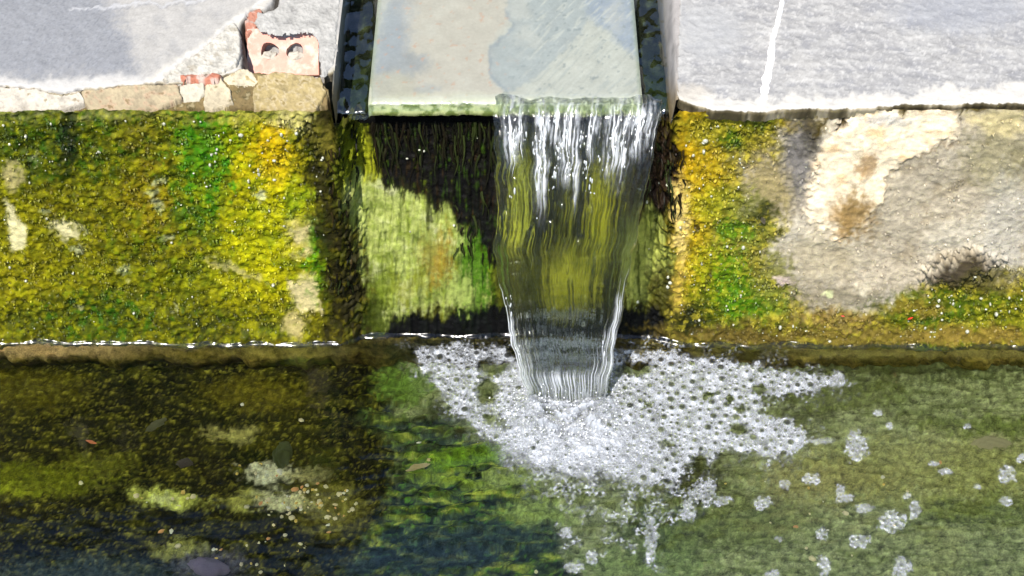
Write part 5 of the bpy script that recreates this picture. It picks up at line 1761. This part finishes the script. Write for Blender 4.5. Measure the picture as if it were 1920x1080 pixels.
big_stone(530, 850, 17, 22, 0.008, (36, 46, 10), 'green egg shaped stone standing above the pale pebble patch', 301)
big_stone(293, 798, 20, 7, 0.004, (62, 62, 40), 'slim pale shard of stone tilted on the dark bed', 302, 0.7)
big_stone(392, 1066, 32, 14, 0.008, (92, 84, 106), 'violet grey stone at the bottom edge of the pool', 303, -.2)
big_stone(1858, 832, 32, 11, 0.004, (150, 142, 112), 'flat pale stone lying in the green bed at right', 304)
big_stone(345, 868, 14, 9, 0.006, (38, 30, 34), 'small dark stone half sunk in the shade-painted moss', 305)


def leaf(a, b, length, width, color, rotz, label, on_wall=False, curl=.2):
    s_ = 1.65 / F_PX
    n_ = 9
    vs, fs = [], []
    for i in range(n_):
        t_ = i / (n_ - 1)
        w_ = width * s_ * math.sin(math.pi * min(1, t_ * .97 + .02)) ** .8 / 2
        zc = curl * length * s_ * (t_ - .5) ** 2
        for sgn in (-1, 0, 1):
            vs.append(((t_ - .5) * length * s_, sgn * w_ * (1 + .12 * math.sin(t_ * 17)), zc + (0.15 * w_ if sgn else 0)))
    fs = grid_faces(n_, 3)
    me_ = raw_mesh('leaf', np.array(vs), fs, 4)
    o_ = mesh_obj('leaf', me_, painted('leaf_' + str(int(a)), rough=.5, grain=300, bump=.3, speck=.2, color=color))
    if on_wall:
        q = on_y(a, b, 0)
        yq_, _c, _m = WF.at(np.array([q[0]]), np.array([q[2]]))
        o_.location = (q[0], float(yq_[0]) - .004, q[2])
        o_.rotation_euler = (math.pi / 2, rotz, 0)
    else:
        q = on_z(a, b, ZA)
        o_.location = (q[0], q[1], floor_z(q[0], q[1]) + .006)
        o_.rotation_euler = (.1, .1, rotz)
    tag(o_, label, 'leaf', 'fallen leaves')


leaf(782, 876, 54, 15, (.34, .27, .12), .5, 'curled tan leaf under water left of the foam')
leaf(172, 831, 24, 7, (.40, .10, .03), -.3, 'small rust red leaf on the dark bed at left')
leaf(1704, 584, 12, 5, (.75, .05, .02), -.6, 'bright red leaf scrap in the green moss at lower right of the wall', True)
leaf(1578, 581, 9, 4, (.60, .08, .05), .3, 'tiny red leaf scrap at the foot of the bare grey render', True)
leaf(1430, 408, 20, 9, (.06, .05, .03), 1.2, 'dark withered leaf stuck to the moss right of the fall', True)

# =================================================================== BEYOND THE LEDGE: the hedge that the pool mirrors
hedge = empty('hedge', (-0.6, 1.75, -H), 'dark evergreen hedge standing behind the ledge, mirrored in the pool', 'hedge')
rg = np.random.default_rng(77)
n = 34000
hx = rg.uniform(-3.2, 2.6, n)
top = np.where(hx < -0.38, 2.22, np.where(hx < -0.1, 2.22 - (hx + 0.38) / 0.28 * 0.75, 1.47 - 0.2 * ss(-.1, 1.2, hx))) + 0.05 * fbm(hx * 5, hx * 0, 3, 250)
hz = -H + rg.uniform(0, 1, n) ** 0.8 * (top + H)
hy = 1.5 + np.abs(rg.normal(0, 0.12, n))
sz = rg.uniform(0.035, 0.075, n)
A = rg.normal(0, 1, (n, 3))
A /= np.linalg.norm(A, axis=1)[:, None]
Bv = np.cross(A, rg.normal(0, 1, (n, 3)))
Bv /= np.linalg.norm(Bv, axis=1)[:, None]
c = np.stack([hx, hy, hz], -1) - np.array(hedge.location)
V = np.stack([c - A * sz[:, None], c + Bv * sz[:, None] * .45, c + A * sz[:, None], c - Bv * sz[:, None] * .45], 1).reshape(-1, 3)
col = np.repeat(np.array([0.025, 0.045, 0.015])[None] * rg.uniform(.5, 1.6, (n, 1)), 4, 0)
o = mesh_obj('foliage', raw_mesh('foliage', V, np.arange(n * 4).reshape(-1, 4), 4, {'Col': col}, smooth=False), painted('hedge_leaf', rough=.6, grain=40, bump=0, speck=.2), hedge)
o['kind'] = 'stuff'
M_BARK = painted('bark', rough=.9, grain=60, color=(.06, .045, .03))
for k, x0 in enumerate(np.linspace(-2.9, 2.3, 9)):
    vs = []
    hh = 1.2
    for s in range(6):
        for a in range(7):
            an = 2 * math.pi * a / 7
            rr0 = .04 * (1 - .12 * s)
            vs.append((x0 + .6 + rr0 * math.cos(an) + .02 * math.sin(s * 1.7 + k), rr0 * math.sin(an), hh * s / 5))
    fs = []
    for s in range(5):
        for a in range(7):
            fs.append((s * 7 + a, s * 7 + (a + 1) % 7, (s + 1) * 7 + (a + 1) % 7, (s + 1) * 7 + a))
    mesh_obj('trunk', raw_mesh('trunk', np.array(vs), np.array(fs), 4), M_BARK, hedge)
